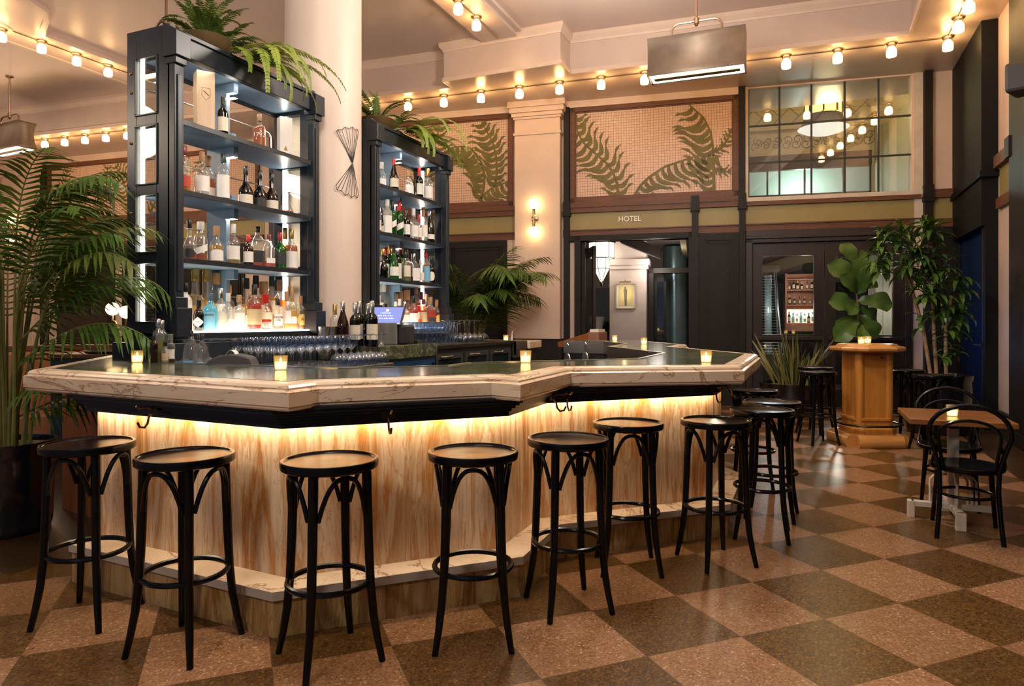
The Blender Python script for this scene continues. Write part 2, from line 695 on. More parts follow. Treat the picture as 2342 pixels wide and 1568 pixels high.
M['marbled'] = m_marble('brown_marble_plinth', 'z', dark=True)
M['green'] = m_green_stone()
M['mould'] = pmat('black_moulding', (0.012, 0.013, 0.017), 0.35, var=0.2)
M['led'] = emat('led_strip_glow', (1.0, 0.80, 0.58), 9.0)
M['ledbar'] = emat('bar_led_glow', (1.0, 0.76, 0.50), 30.0)
M['ledshelf'] = emat('shelf_led_glow', (1.0, 0.88, 0.74), 13.0)
M['ledpanel'] = emat('backlit_panel_glow', (1.0, 0.86, 0.68), 4.4)
M['globe'] = emat('opal_globe_glow', (1.0, 0.58, 0.22), 17.0)
M['bulb'] = emat('opal_bulb_glow', (1.0, 0.66, 0.28), 7.0)
M['heat'] = emat('lamp_slot_glow', (1.0, 0.86, 0.66), 7.0)
M['lantern'] = emat('lantern_glow', (1.0, 0.88, 0.70), 3.6)
M['amberlamp'] = emat('amber_art_glass_glow', (1.0, 0.60, 0.12), 2.6)
M['flame'] = emat('candle_glow', (1.0, 0.66, 0.22), 9.0)
M['screen'] = emat('screen_glow', (0.25, 0.28, 0.62), 0.75)
M['screenw'] = emat('screen_text_glow', (0.9, 0.9, 1.0), 1.3)
M['nickel'] = pmat('aged_nickel', (0.42, 0.30, 0.20), 0.32, 1.0, 0.1)
M['steel'] = pmat('brushed_steel', (0.55, 0.53, 0.50), 0.3, 1.0, 0.08, stretch=(1, 1, 8))
M['zinc'] = pmat('weathered_zinc', (0.22, 0.17, 0.13), 0.6, 0.7, 0.25, 3)
M['brass'] = pmat('aged_brass', (0.50, 0.32, 0.12), 0.3, 1.0, 0.1)
M['bronze'] = pmat('dark_bronze', (0.10, 0.075, 0.055), 0.35, 1.0, 0.15)
M['blueblack'] = pmat('blue_black_cabinet_paint', (0.013, 0.018, 0.025), 0.35, var=0.15)
M['blue'] = pmat('blue_shelf_paint', (0.19, 0.29, 0.41), 0.35, var=0.1)
M['bluecab'] = pmat('blue_cabinet', (0.008, 0.04, 0.11), 0.35, var=0.12)
M['bluedoor'] = pmat('painted_dusk_glass', (0.0015, 0.018, 0.07), 0.2, var=0.4, scale=1.2, stretch=(3, 3, 0.3))  # opaque blue base stands in for dusk light in the door glass
M['oak'] = m_wood('golden_oak', (0.31, 0.115, 0.016), (0.50, 0.21, 0.04), 0.3, 'z', 2.5, 0.35)
M['oakx'] = m_wood('golden_oak_top', (0.36, 0.15, 0.035), (0.55, 0.27, 0.08), 0.25, 'x', 2.5, 0.4)
M['walnut'] = m_wood('brown_table_wood', (0.15, 0.050, 0.010), (0.31, 0.125, 0.032), 0.32, 'x', 3, 0.3)
M['mahog'] = m_wood('red_brown_panel_wood', (0.22, 0.058, 0.016), (0.34, 0.10, 0.03), 0.35, 'z', 2, 0.2)
M['leather'] = pmat('terracotta_leather', (0.33, 0.115, 0.045), 0.5, var=0.12)
M['whitemetal'] = pmat('white_painted_iron', (0.62, 0.53, 0.43), 0.4, var=0.1)
M['pot'] = pmat('black_glazed_ceramic', (0.006, 0.006, 0.008), 0.1, var=0.3, coat=0.5)
M['soil'] = pmat('bark_mulch', (0.13, 0.065, 0.03), 0.9, var=0.6, scale=40)
M['palm'] = m_leaf('palm_leaf', (0.025, 0.075, 0.008), (0.085, 0.17, 0.02))
M['palm2'] = m_leaf('palm_leaf_yellowed', (0.045, 0.075, 0.012), (0.12, 0.15, 0.025))
M['stem'] = m_leaf('palm_stem', (0.12, 0.14, 0.03), (0.22, 0.19, 0.06), trans=0.0)
M['fern'] = m_leaf('bright_fern_leaf', (0.17, 0.25, 0.03), (0.32, 0.40, 0.06), 0.5, 8, 0.35)  # brighter copy for trailing fronds, frontal light painted into the green
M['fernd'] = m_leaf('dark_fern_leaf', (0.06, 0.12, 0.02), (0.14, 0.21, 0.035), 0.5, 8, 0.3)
M['fig'] = m_leaf('fig_leaf', (0.045, 0.10, 0.018), (0.11, 0.19, 0.04), 0.35, 4)
M['drac'] = m_leaf('dracaena_leaf', (0.03, 0.09, 0.014), (0.11, 0.20, 0.04), 0.25, 5)
M['snake'] = m_leaf('snake_leaf', (0.018, 0.035, 0.012), (0.06, 0.075, 0.03), 0.35, 5)
M['cane'] = pmat('banded_cane', (0.24, 0.15, 0.09), 0.7, var=0.35, scale=6, stretch=(1, 1, 12))
M['muralleaf'] = pmat('olive_painted_leaf', (0.13, 0.105, 0.018), 0.55, var=0.25, scale=5)
M['whiteglaze'] = pmat('white_ceramic', (0.75, 0.72, 0.66), 0.25, var=0.03)
M['paper'] = pmat('white_paper', (0.80, 0.76, 0.70), 0.7, var=0.03)
M['cream'] = pmat('cream_label', (0.74, 0.66, 0.52), 0.6, var=0.05)
M['tan'] = pmat('tan_label', (0.50, 0.39, 0.22), 0.6, var=0.08)
M['ink'] = pmat('black_ink', (0.02, 0.02, 0.02), 0.5, var=0.05)
M['blacklab'] = pmat('black_label', (0.03, 0.03, 0.03), 0.5, var=0.1)
M['redlab'] = pmat('red_label', (0.55, 0.05, 0.03), 0.5, var=0.1)
M['bluelab'] = pmat('pale_blue_label', (0.18, 0.45, 0.62), 0.5, var=0.05)
M['yellab'] = pmat('golden_label', (0.62, 0.42, 0.12), 0.5, var=0.08)
M['capblack'] = pmat('black_cap', (0.015, 0.015, 0.016), 0.3, var=0.2)
M['capred'] = pmat('red_cap', (0.55, 0.02, 0.02), 0.3, var=0.15)
M['capwine'] = pmat('burgundy_cap', (0.18, 0.015, 0.03), 0.3, var=0.15)
M['capcork'] = m_wood('cork_cap', (0.34, 0.19, 0.09), (0.48, 0.28, 0.14), 0.6, 'z', 3, 0)
M['capwhite'] = pmat('white_cap', (0.72, 0.70, 0.66), 0.35, var=0.04)
M['capgold'] = pmat('gold_cap', (0.55, 0.38, 0.12), 0.3, 0.8, 0.1)
M['capgreen'] = pmat('dark_green_cap', (0.02, 0.06, 0.045), 0.35, var=0.1)
M['capsilver'] = pmat('silver_cap', (0.6, 0.6, 0.6), 0.25, 1.0, 0.05)
M['capbluegrey'] = pmat('blue_grey_cap', (0.07, 0.10, 0.14), 0.3, var=0.1)
M['boxwood'] = m_wood('pale_pine', (0.52, 0.34, 0.20), (0.68, 0.50, 0.33), 0.55, 'z', 2, 0)
M['stamp'] = pmat('burnt_stamp', (0.30, 0.12, 0.05), 0.6, var=0.1)
M['glass'] = glassmat('clear_glass', (0.96, 0.97, 0.97), 0.05)
M['pane'] = glassmat('window_glass', (0.90, 0.92, 0.90), 0.10, rough=0.02)
M['stemglass'] = glassmat('stemware_glass', (0.90, 0.93, 0.97), 0.07)
M['cornerglass'] = glassmat('green_edge_glass', (0.6, 0.85, 0.8), 0.1)
GC = {
    'clear': glassmat('clear_bottle_glass', (0.93, 0.94, 0.93), 0.06, 0.10, (0.9, 0.9, 0.86)),
    'frost': glassmat('frosted_bottle_glass', (0.9, 0.9, 0.9), 0.04, 0.6, (0.82, 0.80, 0.76), 0.3),
    'green': glassmat('green_bottle_glass', (0.10, 0.42, 0.10), 0.06, 0.35, (0.05, 0.30, 0.06)),
    'olive': glassmat('olive_wine_glass', (0.10, 0.09, 0.02), 0.06, 0.5, (0.03, 0.03, 0.008)),
    'brown': glassmat('brown_wine_glass', (0.16, 0.05, 0.02), 0.06, 0.5, (0.06, 0.02, 0.008)),
    'dark': glassmat('near_black_glass', (0.03, 0.02, 0.015), 0.06, 0.6, (0.012, 0.010, 0.008)),
    'bluegin': glassmat('pale_blue_bottle_glass', (0.35, 0.75, 0.90), 0.06, 0.4, (0.25, 0.62, 0.80)),
}
LQ = {
    'amber': glassmat('amber_spirit', (0.75, 0.30, 0.05), 0.02, 0.45, (0.75, 0.28, 0.04)),
    'gold': glassmat('golden_spirit', (0.92, 0.68, 0.22), 0.02, 0.35, (0.90, 0.62, 0.16)),
    'red': glassmat('red_amber_spirit', (0.70, 0.10, 0.02), 0.02, 0.45, (0.62, 0.10, 0.02)),
    'pink': glassmat('pink_spirit', (0.90, 0.30, 0.20), 0.02, 0.4, (0.85, 0.28, 0.18)),
    'wine': glassmat('dark_red_spirit', (0.20, 0.01, 0.02), 0.02, 0.5, (0.14, 0.01, 0.015)),
    'water': glassmat('clear_spirit', (0.95, 0.95, 0.94), 0.02, 0.22, (0.95, 0.93, 0.88)),
    'oil': glassmat('yellow_green_oil', (0.65, 0.62, 0.12), 0.02, 0.4, (0.5, 0.48, 0.08)),
    'dark': glassmat('dark_spirit', (0.08, 0.02, 0.01), 0.02, 0.6, (0.03, 0.01, 0.005)),
}

# ------------------------------------------------------------------ room shell
struct(MB().box(-18, 4.5, -4, 18, -0.12, 0).build('floor', M['floor']))
struct(MB().box(-18, 4.5, -4, 12.5, 5.47, 5.6).build('ceiling', M['ceil']))
WYAW = R(8.2)
MW = Matrix.Translation((-4.03, 10.62, 0)) @ Matrix.Rotation(WYAW, 4, 'Z')      # back wall frame: x along, -y into the room
ML = Matrix.Translation(at(195, HYP, 14.75) - Vector((0, 0, CAMH))) @ Matrix.Rotation(R(5.6), 4, 'Z')  # left stretch of it


def sw(px, yd=0.0):
    k = (px - CXP) / FPX
    return (k * (11.35 + 0.9655 * yd) - 0.502 - 0.2605 * yd) / (0.9655 + 0.2605 * k)


def dw(s, yd=0.0):
    return 11.35 - 0.2605 * s + 0.9655 * yd


def zw(py, s, yd=0.0):
    return CAMH + (HYP - py) * dw(s, yd) / FPX


def sl(px):
    k = (px - CXP) / FPX
    return (k * 14.75 + 9.23) / (0.9527 + 0.304 * k)


w = MB()
for a, b, z0, z1 in [(-5.0, 0.66, 0, 5.47), (0.66, 2.36, 2.61, 5.47), (2.36, 3.21, 0, 5.47), (3.21, 5.5, 2.62, 3.18), (3.21, 5.5, 4.88, 5.47), (5.5, 6.3, 0, 5.47)]:
    w.box(a, b, 0, 0.15, z0, z1)
struct(w.build('wall_back', M['plaster'], M=MW))
struct(MB().box(-6.5, 4.7, 0, 0.15, 0, 5.47).build('wall_back_left', M['plaster'], M=ML))
struct(MB().box(-17.2, -17.0, -4, 11, 0, 5.47).build('wall_left', M['plaster']))
w = MB()
w.box(2.1, 2.25, -1.5, 9.75, 0, 5.47)
w.box(2.1, 2.25, 9.75, 11.7, 2.45, 5.47)
struct(w.build('wall_right', M['plaster']))

# ceiling soffit with its downstand, mouldings and shallow beams
fe = lambda x: 9.14 + (x + 6.58) * 0.0911
edge = [(-17, fe(-17)), (-5.0, fe(-5.0)), (-5.0, 9.02), (-3.15, 9.02), (-3.15, fe(-3.15)), (1.21, 9.85), (1.21, -4)]
struct(MB().prism(edge + [(2.3, -4), (2.3, 12.4), (-17, 12.4)], 4.90, 5.47).build('ceiling_soffit', M['soffit']))
w = MB()
w.sweep(edge, [(-0.01, 4.895), (0.02, 4.895), (0.02, 4.955), (-0.01, 4.96)])
w.sweep(edge, [(-0.01, 5.34), (0.012, 5.34), (0.018, 5.37), (0.06, 5.42), (0.06, 5.47), (-0.01, 5.47)])
struct(w.build('ceiling_trim', M['trimp']))
w = MB().box(-4.35, -3.79, -4, 9.0, 5.38, 5.47)
w.box(-4.43, -3.71, -4, 9.0, 5.425, 5.47)
struct(w.build('ceiling_beam_middle', M['ceil']))
w = MB().prism([(-10.65, 8.8), (-10.65, 4.9), (-8.9, 4.9), (-9.06, 5.5), (-9.2, 5.78), (-9.45, 5.98), (-9.75, 6.12), (-10.0, 6.27), (-10.0, 8.85)], 5.38, 5.47)
w.sweep([(-8.9, 4.9), (-9.06, 5.5), (-9.2, 5.78), (-9.45, 5.98), (-9.75, 6.12), (-10.0, 6.27), (-10.0, 8.85)], [(-0.02, 5.36), (0.05, 5.36), (0.07, 5.40), (0.07, 5.47), (-0.02, 5.47)])
w.sweep([(-10.65, 8.8), (-10.65, 4.9)], [(-0.02, 5.36), (0.05, 5.36), (0.07, 5.40), (0.07, 5.47), (-0.02, 5.47)])
struct(w.build('ceiling_beam_left', M['ceil']))
struct(MB().lathe([(0.34, 0), (0.34, 5.38)], 64).build('column', M['column'], loc=(-4.06, 5.06, 0)))

# back wall bands, panelling and posts
brown, olive, black = MB(), MB(), MB()
for a, b in [(-5.0, -0.46), (0.36, 3.12), (3.2, 5.62)]:
    if a < 3:
        brown.box(a, b, -0.05, 0, 3.16, 3.24)
    brown.box(a, b, -0.035, 0, 3.10, 3.16)
    brown.box(a, b, -0.06, 0, 3.075, 3.10)
    olive.box(a, b, -0.012, 0, 2.80, 3.08)
    brown.box(a, b, -0.045, 0, 2.78, 2.80)
    brown.box(a, b, -0.025, 0, 2.68, 2.78)
for a, b in [(5.75, 6.2)]:
    brown.box(a, b, -0.06, 0, 3.08, 3.20)
    olive.box(a, b, -0.012, 0, 2.78, 3.08)
    brown.box(a, b, -0.04, 0, 2.66, 2.78)


def panel(mb, a, b, z0, z1, y=-0.03, m=0.09):
    mb.box(a, b, y, 0, z0, z1)
    for k, (mm, dy) in enumerate(((m, 0.018), (m + 0.05, 0.012))):
        t = 0.022
        x0, x1, q0, q1 = a + mm, b - mm, z0 + mm, z1 - mm
        for r in ((x0, x1, q0, q0 + t), (x0, x1, q1 - t, q1), (x0, x0 + t, q0, q1), (x1 - t, x1, q0, q1)):
            mb.box(r[0], r[1], y - dy, y, r[2], r[3])


x = -5.0
while x < -0.6:
    panel(black, x, min(x + 1.1, -0.47), 0.25, 2.67)
    x += 1.1
panel(black, 2.51, 3.11, 0.25, 2.67)
panel(black, 5.76, 6.2, 0.25, 2.66)
black.box(-5, 0.66, -0.05, 0, 0, 0.25)
black.box(2.36, 3.21, -0.05, 0, 0, 0.25)
black.box(5.5, 6.2, -0.05, 0, 0, 0.25)
black.box(-0.47, 0.38, -0.25, 0, 0, 1.02)                # dado of the pilaster
for a, b, z1 in [(0.385, 0.475, 4.80), (2.41, 2.505, 3.26), (3.115, 3.20, 4.9), (5.645, 5.745, 4.9)]:
    black.box(a, b, -0.10, 0, 0, z1)
    black.box(a - 0.02, b + 0.02, -0.125, 0, 3.02, 3.09)
    black.box(a - 0.012, b + 0.012, -0.115, 0, 3.09, 3.26)
struct(brown.build('trim_back_rails', M['brown'], M=MW))
struct(olive.build('trim_back_frieze', M['olive'], M=MW))
struct(black.build('wall_back_panelling', M['black'], M=MW))
w = MB()
w.box(-0.42, 0.34, -0.2, 0, 1.0, 4.4)
w.box(-0.44, 0.36, -0.22, 0, 4.36, 4.40)
w.box(-0.42, 0.34, -0.2, 0, 4.4, 4.62)
for k, (o, z0, z1) in enumerate(((0.02, 4.62, 4.66), (0.045, 4.66, 4.72), (0.075, 4.72, 4.80), (0.10, 4.80, 4.9))):
    w.box(-0.42 - o, 0.34 + o, -0.2 - o, 0, z0, z1)
struct(w.build('pilaster_back', M['plaster'], M=MW, bevel=0.006))
# doorway to the hall
w = MB()
w.box(0.56, 0.66, -0.08, 0.16, 0, 2.70)
w.box(2.36, 2.44, -0.08, 0.16, 0, 2.70)
w.box(0.46, 2.46, -0.08, 0.16, 2.61, 2.70)
w.box(0.66, 0.72, 0.0, 0.10, 0, 2.61)
struct(w.build('doorframe_hall', M['black'], M=MW, bevel=0.006))
w = MB().box(-5.0, 0.0, -0.09, 0, 4.79, 4.9)
w.box(0.4, 3.1, -0.07, 0, 4.79, 4.9)
struct(w.build('trim_back_crown', M['trimp'], M=MW))

# left stretch
brown, olive, black = MB(), MB(), MB()
brown.box(-1.12, 4.6, -0.06, 0, 3.3, 3.45)
olive.box(-1.12, 4.6, -0.012, 0, 3.0, 3.3)
brown.box(-1.12, 4.6, -0.05, 0, 2.87, 3.0)
for q in (-6.0, -5.0, -4.0, -3.0):
    panel(black, q, q + 0.95, 0.2, 2.85)
for q in (1.05, 2.1, 3.15):
    panel(black, q, q + 1.0, 0.2, 2.85)
black.box(0.72, 0.84, -0.1, 0, 0, 3.3)
black.box(-1.2, -1.05, -0.1, 0, 0, 4.75)
struct(brown.build('trim_left_rails', M['brown'], M=ML))
struct(olive.build('trim_left_frieze', M['olive'], M=ML))
struct(black.build('wall_left_panelling', M['black'], M=ML))
w = MB().box(-2.15, -1.2, -0.25, 0, 0, 4.5)
for o, z0, z1 in ((0.02, 4.30, 4.34), (0.04, 4.5, 4.62), (0.08, 4.62, 4.75), (0.11, 4.75, 4.9)):
    w.box(-2.15 - o, -1.2 + o, -0.25 - o, 0, z0, z1)
struct(w.build('pilaster_left', M['plaster'], M=ML, bevel=0.006))
# dark door with rain-streaked glass on the left stretch
w = MB()
w.box(-0.75, -0.28, -0.06, 0, 0, 2.86)
w.box(0.52, 0.72, -0.06, 0, 0, 2.86)
w.box(-0.75, 0.72, -0.06, 0, 2.55, 2.86)
w.box(-0.28, 0.52, -0.06, 0, 0, 1.45)
w.box(0.10, 0.16, -0.06, 0, 1.45, 2.55)
d3 = struct(w.build('door_3', M['darkwood'], M=ML))
tn = NT('streaked_glass')
vv = tn.coords((6, 6, 0.7))
tn.base(tn.ramp(tn.noise(vv, 3.0, 5, 0.7, 1.5), [(0.5, (0.012, 0.012, 0.014)), (0.62, (0.10, 0.095, 0.09)), (0.72, (0.30, 0.29, 0.28))]))
tn.b.inputs['Roughness'].default_value = 0.12
p_ = MB().box(-0.28, 0.10, -0.03, -0.02, 1.45, 2.55).box(0.16, 0.52, -0.03, -0.02, 1.45, 2.55).build('door_pane', tn.m, d3)
p_.parent = d3

# right wall: rails, panels, corner post, dark drape column and glazed door with dusk light painted in blue
brown, olive, black = MB(), MB(), MB()
for y0, y1, zo in [(9.0, 9.62, 0.0), (-1.5, 8.86, 0.0)]:
    brown.box(2.03, 2.1, y0, y1, 3.10, 3.24)
    olive.box(2.09, 2.1, y0, y1, 2.74, 3.10)
    brown.box(2.05, 2.1, y0, y1, 2.62, 2.74)
black.box(2.04, 2.1, 8.86, 9.0, 0, 4.9)
black.box(2.00, 2.1, 8.84, 9.02, 3.08, 3.30)
black.box(2.02, 2.1, 8.3, 8.9, 0, 4.9)
q = 8.2
while q > -1:
    black.box(2.07, 2.1, q - 1.0, q, 0.25, 2.62)
    for o, t in ((0.1, 0.02), (0.16, 0.02)):
        black.box(2.055, 2.07, q - 1 + o, q - 1 + o + t, 0.35, 2.5)
        black.box(2.055, 2.07, q - o - t, q - o, 0.35, 2.5)
        black.box(2.055, 2.07, q - 1 + o, q - o, 2.5, 2.52)
    q -= 1.02
for z0, z1, o in ((0, 0.14, 0.10), (0.14, 0.2, 0.075), (0.2, 0.26, 0.05)):
    black.box(2.1 - o, 2.1, -1.5, 9.6, z0, z1)
struct(brown.build('trim_right_rails', M['brown']))
struct(olive.build('trim_right_frieze', M['olive']))
struct(black.build('wall_right_panelling', M['black']))
w = MB().box(1.93, 2.12, 9.72, 11.55, 2.45, 4.9)
w.box(1.97, 2.12, 9.72, 9.85, 0, 2.45)
w.box(1.90, 2.12, 9.65, 11.5, 3.02, 3.1)
struct(w.build('wall_right_dark_pier', pmat('matt_black_steel', (0.006, 0.006, 0.006), 0.6, spec=0.15)))
w = MB().box(2.03, 2.07, 9.85, 11.45, 0.0, 2.45)
d2 = struct(w.build('door_2', M['bluedoor']))
w = MB().box(1.96, 1.98, 9.86, 10.35, 1.0, 1.02).box(1.96, 2.03, 9.9, 9.93, 0.98, 1.04).box(1.99, 2.03, 9.85, 9.99, 0, 2.45)
w.build('door_handle', M['ink'], d2)

# ------------------------------------------------------------------ transom window, glazed double door
a0, a1 = 3.25, 5.53
w = MB()
w.box(3.205, 3.25, -0.03, 0.16, 3.14, 4.9)
w.box(5.53, 5.64, -0.03, 0.16, 2.6, 4.9)
w.box(3.2, 5.64, -0.04, 0.16, 3.14, 3.20)
win = struct(w.build('window_1', M['whitemetal'], M=MW))
w = MB()
for px in (1712, 1783, 1856, 1932, 2009, 2090):
    s_ = sw(px, 0.05)
    w.box(s_ - 0.013, s_ + 0.013, 0.035, 0.065, 3.2, 4.89)
for z in (3.74, 4.31):
    w.box(a0, a1, 0.035, 0.065, z - 0.012, z + 0.012)
o = w.build('window_muntin', M['ink'], M=MW)
o.parent = win
o.matrix_parent_inverse = win.matrix_world.inverted()
o = MB().box(a0, a1, 0.046, 0.054, 3.2, 4.89).build('window_pane', M['pane'], M=MW)
o.parent = win
o.matrix_parent_inverse = win.matrix_world.inverted()

e0, e1, em = 3.21, 5.5, sw(1885, 0.05)
w = MB()
w.box(e0, e0 + 0.10, -0.06, 0.12, 0, 2.62)
w.box(e1 - 0.10, e1, -0.06, 0.12, 0, 2.62)
w.box(e0, e1, -0.06, 0.12, 2.50, 2.69)
w.box(e0, e1, -0.09, 0.0, 2.56, 2.60)
d1 = struct(w.build('door_1', M['darkwood'], M=MW, bevel=0.006))


def child(o, par):
    o.parent = par
    o.matrix_parent_inverse = par.matrix_world.inverted()
    return o


for (x0, x1, hx) in ((e0 + 0.10, em - 0.004, em - 0.09), (em + 0.004, e1 - 0.10, em + 0.09)):
    st = 0.145
    w = MB()
    w.box(x0, x0 + st, 0, 0.06, 0.02, 2.5)
    w.box(x1 - st, x1, 0, 0.06, 0.02, 2.5)
    w.box(x0 + st, x1 - st, 0, 0.06, 2.30, 2.5)
    w.box(x0 + st, x1 - st, 0, 0.06, 0.98, 1.10)
    w.box(x0 + st, x1 - st, 0, 0.06, 0.02, 0.28)
    t_ = 0.02
    for z0, z1 in ((1.10, 2.30), (0.28, 0.98)):
        for r in ((x0 + st - t_, x0 + st, z0, z1), (x1 - st, x1 - st + t_, z0, z1), (x0 + st, x1 - st, z1, z1 + t_), (x0 + st, x1 - st, z0 - t_, z0)):
            w.box(r[0], r[1], -0.012, 0, r[2], r[3])
    child(w.build('door_leaf', M['darkwood'], M=MW), d1)
    child(MB().box(x0 + st, x1 - st, 0.026, 0.034, 1.10, 2.30).box(x0 + st, x1 - st, 0.026, 0.034, 0.28, 0.98).build('door_pane', M['pane'], M=MW), d1)
    w = MB()
    w.box(x0 + 0.03, x1 - 0.03, -0.075, -0.045, 1.02, 1.075)
    for q in (x0 + 0.08, x1 - 0.08):
        w.box(q - 0.015, q + 0.015, -0.06, 0, 1.03, 1.065)
    child(w.build('door_push_bar', M['darkwood'], M=MW, bevel=0.005), d1)

# ------------------------------------------------------------------ lobby seen through the transom
LB = 4.6
w = MB().box(2.2, 7.4, LB, LB + 0.1, 5.45, 9.0)
struct(w.build('wall_lobby_upper', m_herring(), M=MW))
lob = pmat('lobby_plaster', (0.45, 0.39, 0.24), 0.6, var=0.06)
w = MB()
w.box(2.2, 7.4, LB - 0.02, LB + 0.1, 4.85, 5.45)
w.box(2.2, 7.4, LB - 0.12, LB, 5.40, 5.50)
w.box(2.2, 2.3, 0.16, LB, 2.7, 9.0)
w.box(6.05, 6.5, 1.0, LB, 2.7, 9.0)
w.box(2.2, 3.2, LB - 0.02, LB + 0.1, 2.7, 4.85)
w.box(6.0, 7.4, LB - 0.02, LB + 0.1, 2.7, 4.85)
w.box(2.2, 7.4, 0.16, LB, 9.0, 9.1)
struct(w.build('wall_lobby', lob, M=MW))
sc_ = MB()
rr = random.Random(3)
zc = 5.14
for i in range(15):
    xx = 3.35 + i * 0.2
    for sg in (1, -1):
        pts = []
        for k in range(16):
            a = k / 15 * 2.2 * PI
            r_ = 0.10 * (1 - k / 22)
            pts.append((xx + sg * 0.02 + r_ * math.cos(a + i), LB - 0.035, zc + sg * 0.05 + r_ * math.sin(a + i) * sg))
        sc_.tube(pts, 0.009, 4)
child(sc_.build('trim_lobby_frieze', pmat('umber_scrollwork', (0.16, 0.12, 0.06), 0.6), M=MW), win)
w = MB().box(3.2, 6.0, LB - 0.05, LB + 0.06, 4.55, 4.87)
for q in (3.2, 3.95, 4.7, 5.45, 5.97):
    w.box(q, q + 0.03, LB - 0.02, LB + 0.06, 2.6, 4.55)
w.box(3.2, 6.0, LB - 0.02, LB + 0.06, 4.0, 4.03)
child(w.build('window_lobby_frame', M['black'], M=MW), win)
tg = pmat('pale_teal_far_wall', (0.45, 0.55, 0.50), 0.8, var=0.1, scale=0.8)
child(MB().box(2.6, 6.6, LB + 1.5, LB + 1.6, 2.6, 4.9).build('wall_lobby_far', tg, M=MW), win)
o = lamp('lobby_far_lamp', 'POINT', (0, 0, 0), 38, (0.85, 1.0, 0.92), 0.12)
o.location = MW @ Vector((4.8, LB + 0.8, 4.3))

# amber drum lantern hanging in the lobby
s_ = sw(1883, 2.2)
zt, zb = zw(185, s_, 2.2), zw(262, s_, 2.2)
lt = empty('drum_lantern', MW @ Vector((s_, 2.2, zb)), 0, 'amber glass drum lantern hanging behind the transom window', 'lantern')
h = zt - zb
MB().lathe([(0.30, 0), (0.30, h)], 24).build('lamp_shade', M['amberlamp'], lt)
w = MB()
for k in range(8):
    a = k * PI / 4
    w.box(-0.015, 0.015, 0.295, 0.32, 0, h, Matrix.Rotation(a, 4, 'Z'))
w.lathe([(0.31, -0.02), (0.40, -0.26), (0.37, -0.26), (0.29, -0.02)], 32)
w.lathe([(0.305, h), (0.33, h + 0.05), (0.02, h + 0.25), (0.012, h + 2.6)], 16)
w.build('lantern_frame', M['bronze'], lt)
MB().lathe([(0.0, -0.36), (0.2, -0.345), (0.34, -0.30), (0.43, -0.25)], 28).build('lamp_bowl', emat('bowl_glow', (1, 0.93, 0.8), 0.6), lt)
o = lamp('drum_lantern_lamp', 'POINT', MW @ Vector((s_, 1.7, zb - 0.3)), 24, (1, 0.78, 0.42), 0.2)

# ------------------------------------------------------------------ terrace seen through the glazed door
w = MB().box(1.9, 7.0, 4.3, 4.4, 0, 2.7)
w.box(3.15, 3.2, 0.15, 4.3, 0, 2.7)
w.box(3.2, 6.5, 3.1, 3.2, 2.05, 2.7)
struct(w.build('wall_terrace', M['black'], M=MW))
struct(MB().box(2.8, 6.6, 0.15, 4.5, 2.66, 2.72).build('ceiling_terrace', pmat('terrace_ceiling', (0.5, 0.46, 0.4), 0.7), M=MW))
stone = pmat('pale_grey_stone', (0.46, 0.44, 0.38), 0.6, var=0.1)
xa, xb = sw(2003, 0.9), sw(2056, 0.9)
w = MB().box(xa, xb + 0.4, 0.9, 1.4, 0, 2.66)
w.box(xa + 0.16, xb + 0.4, 0.84, 1.4, 0, 1.05)
w.box(xa + 0.10, xb + 0.4, 0.87, 1.4, 1.05, 2.66)
struct(w.build('pillar_terrace', stone, M=MW))
# backlit bottle shelves of the bar across the terrace
FYD = yd = 2.6
fa, fb = sw(1800, yd), sw(1866, yd)
fz = [zw(y, fa, yd) for y in (745, 738, 696, 662, 638, 625)]
fs = empty('shelf_unit', MW @ Vector((fa, yd, fz[0] - 0.1)), WYAW, 'rosy wooden bottle shelves glowing beyond the glazed door', 'shelf unit')
Lw = fb - fa
pk = pmat('rosy_wood', (0.45, 0.20, 0.13), 0.5)
H0 = fz[0] - 0.1
w = MB()
w.box(0, Lw, 0.22, 0.25, 0, fz[5] - H0)
w.box(-0.03, 0, 0, 0.25, 0, fz[5] - H0)
w.box(Lw, Lw + 0.03, 0, 0.25, 0, fz[5] - H0)
w.box(0, Lw, 0, 0.25, 0, 0.1)
w.build('shelf_frame', pk, fs)
for z in fz[2:5]:
    MB().box(0, Lw, 0.02, 0.22, z - H0 - 0.02, z - H0).build('shelf', pk, fs)
MB().box(0.01, Lw - 0.01, 0.205, 0.218, fz[1] - H0, fz[2] - H0 - 0.09).build('lit_back_panel', emat('far_shelf_glow', (1, 0.80, 0.50), 1.6), fs)
o = lamp('far_shelf_lamp', 'POINT', MW @ Vector(((fa + fb) / 2, yd - 0.5, 2.0)), 5, (1, 0.75, 0.6), 0.08)
o = lamp('terrace_heater_lamp', 'POINT', MW @ Vector((sw(1757, 1.4), 1.0, 1.5)), 6, (0.85, 0.95, 1.0), 0.05)

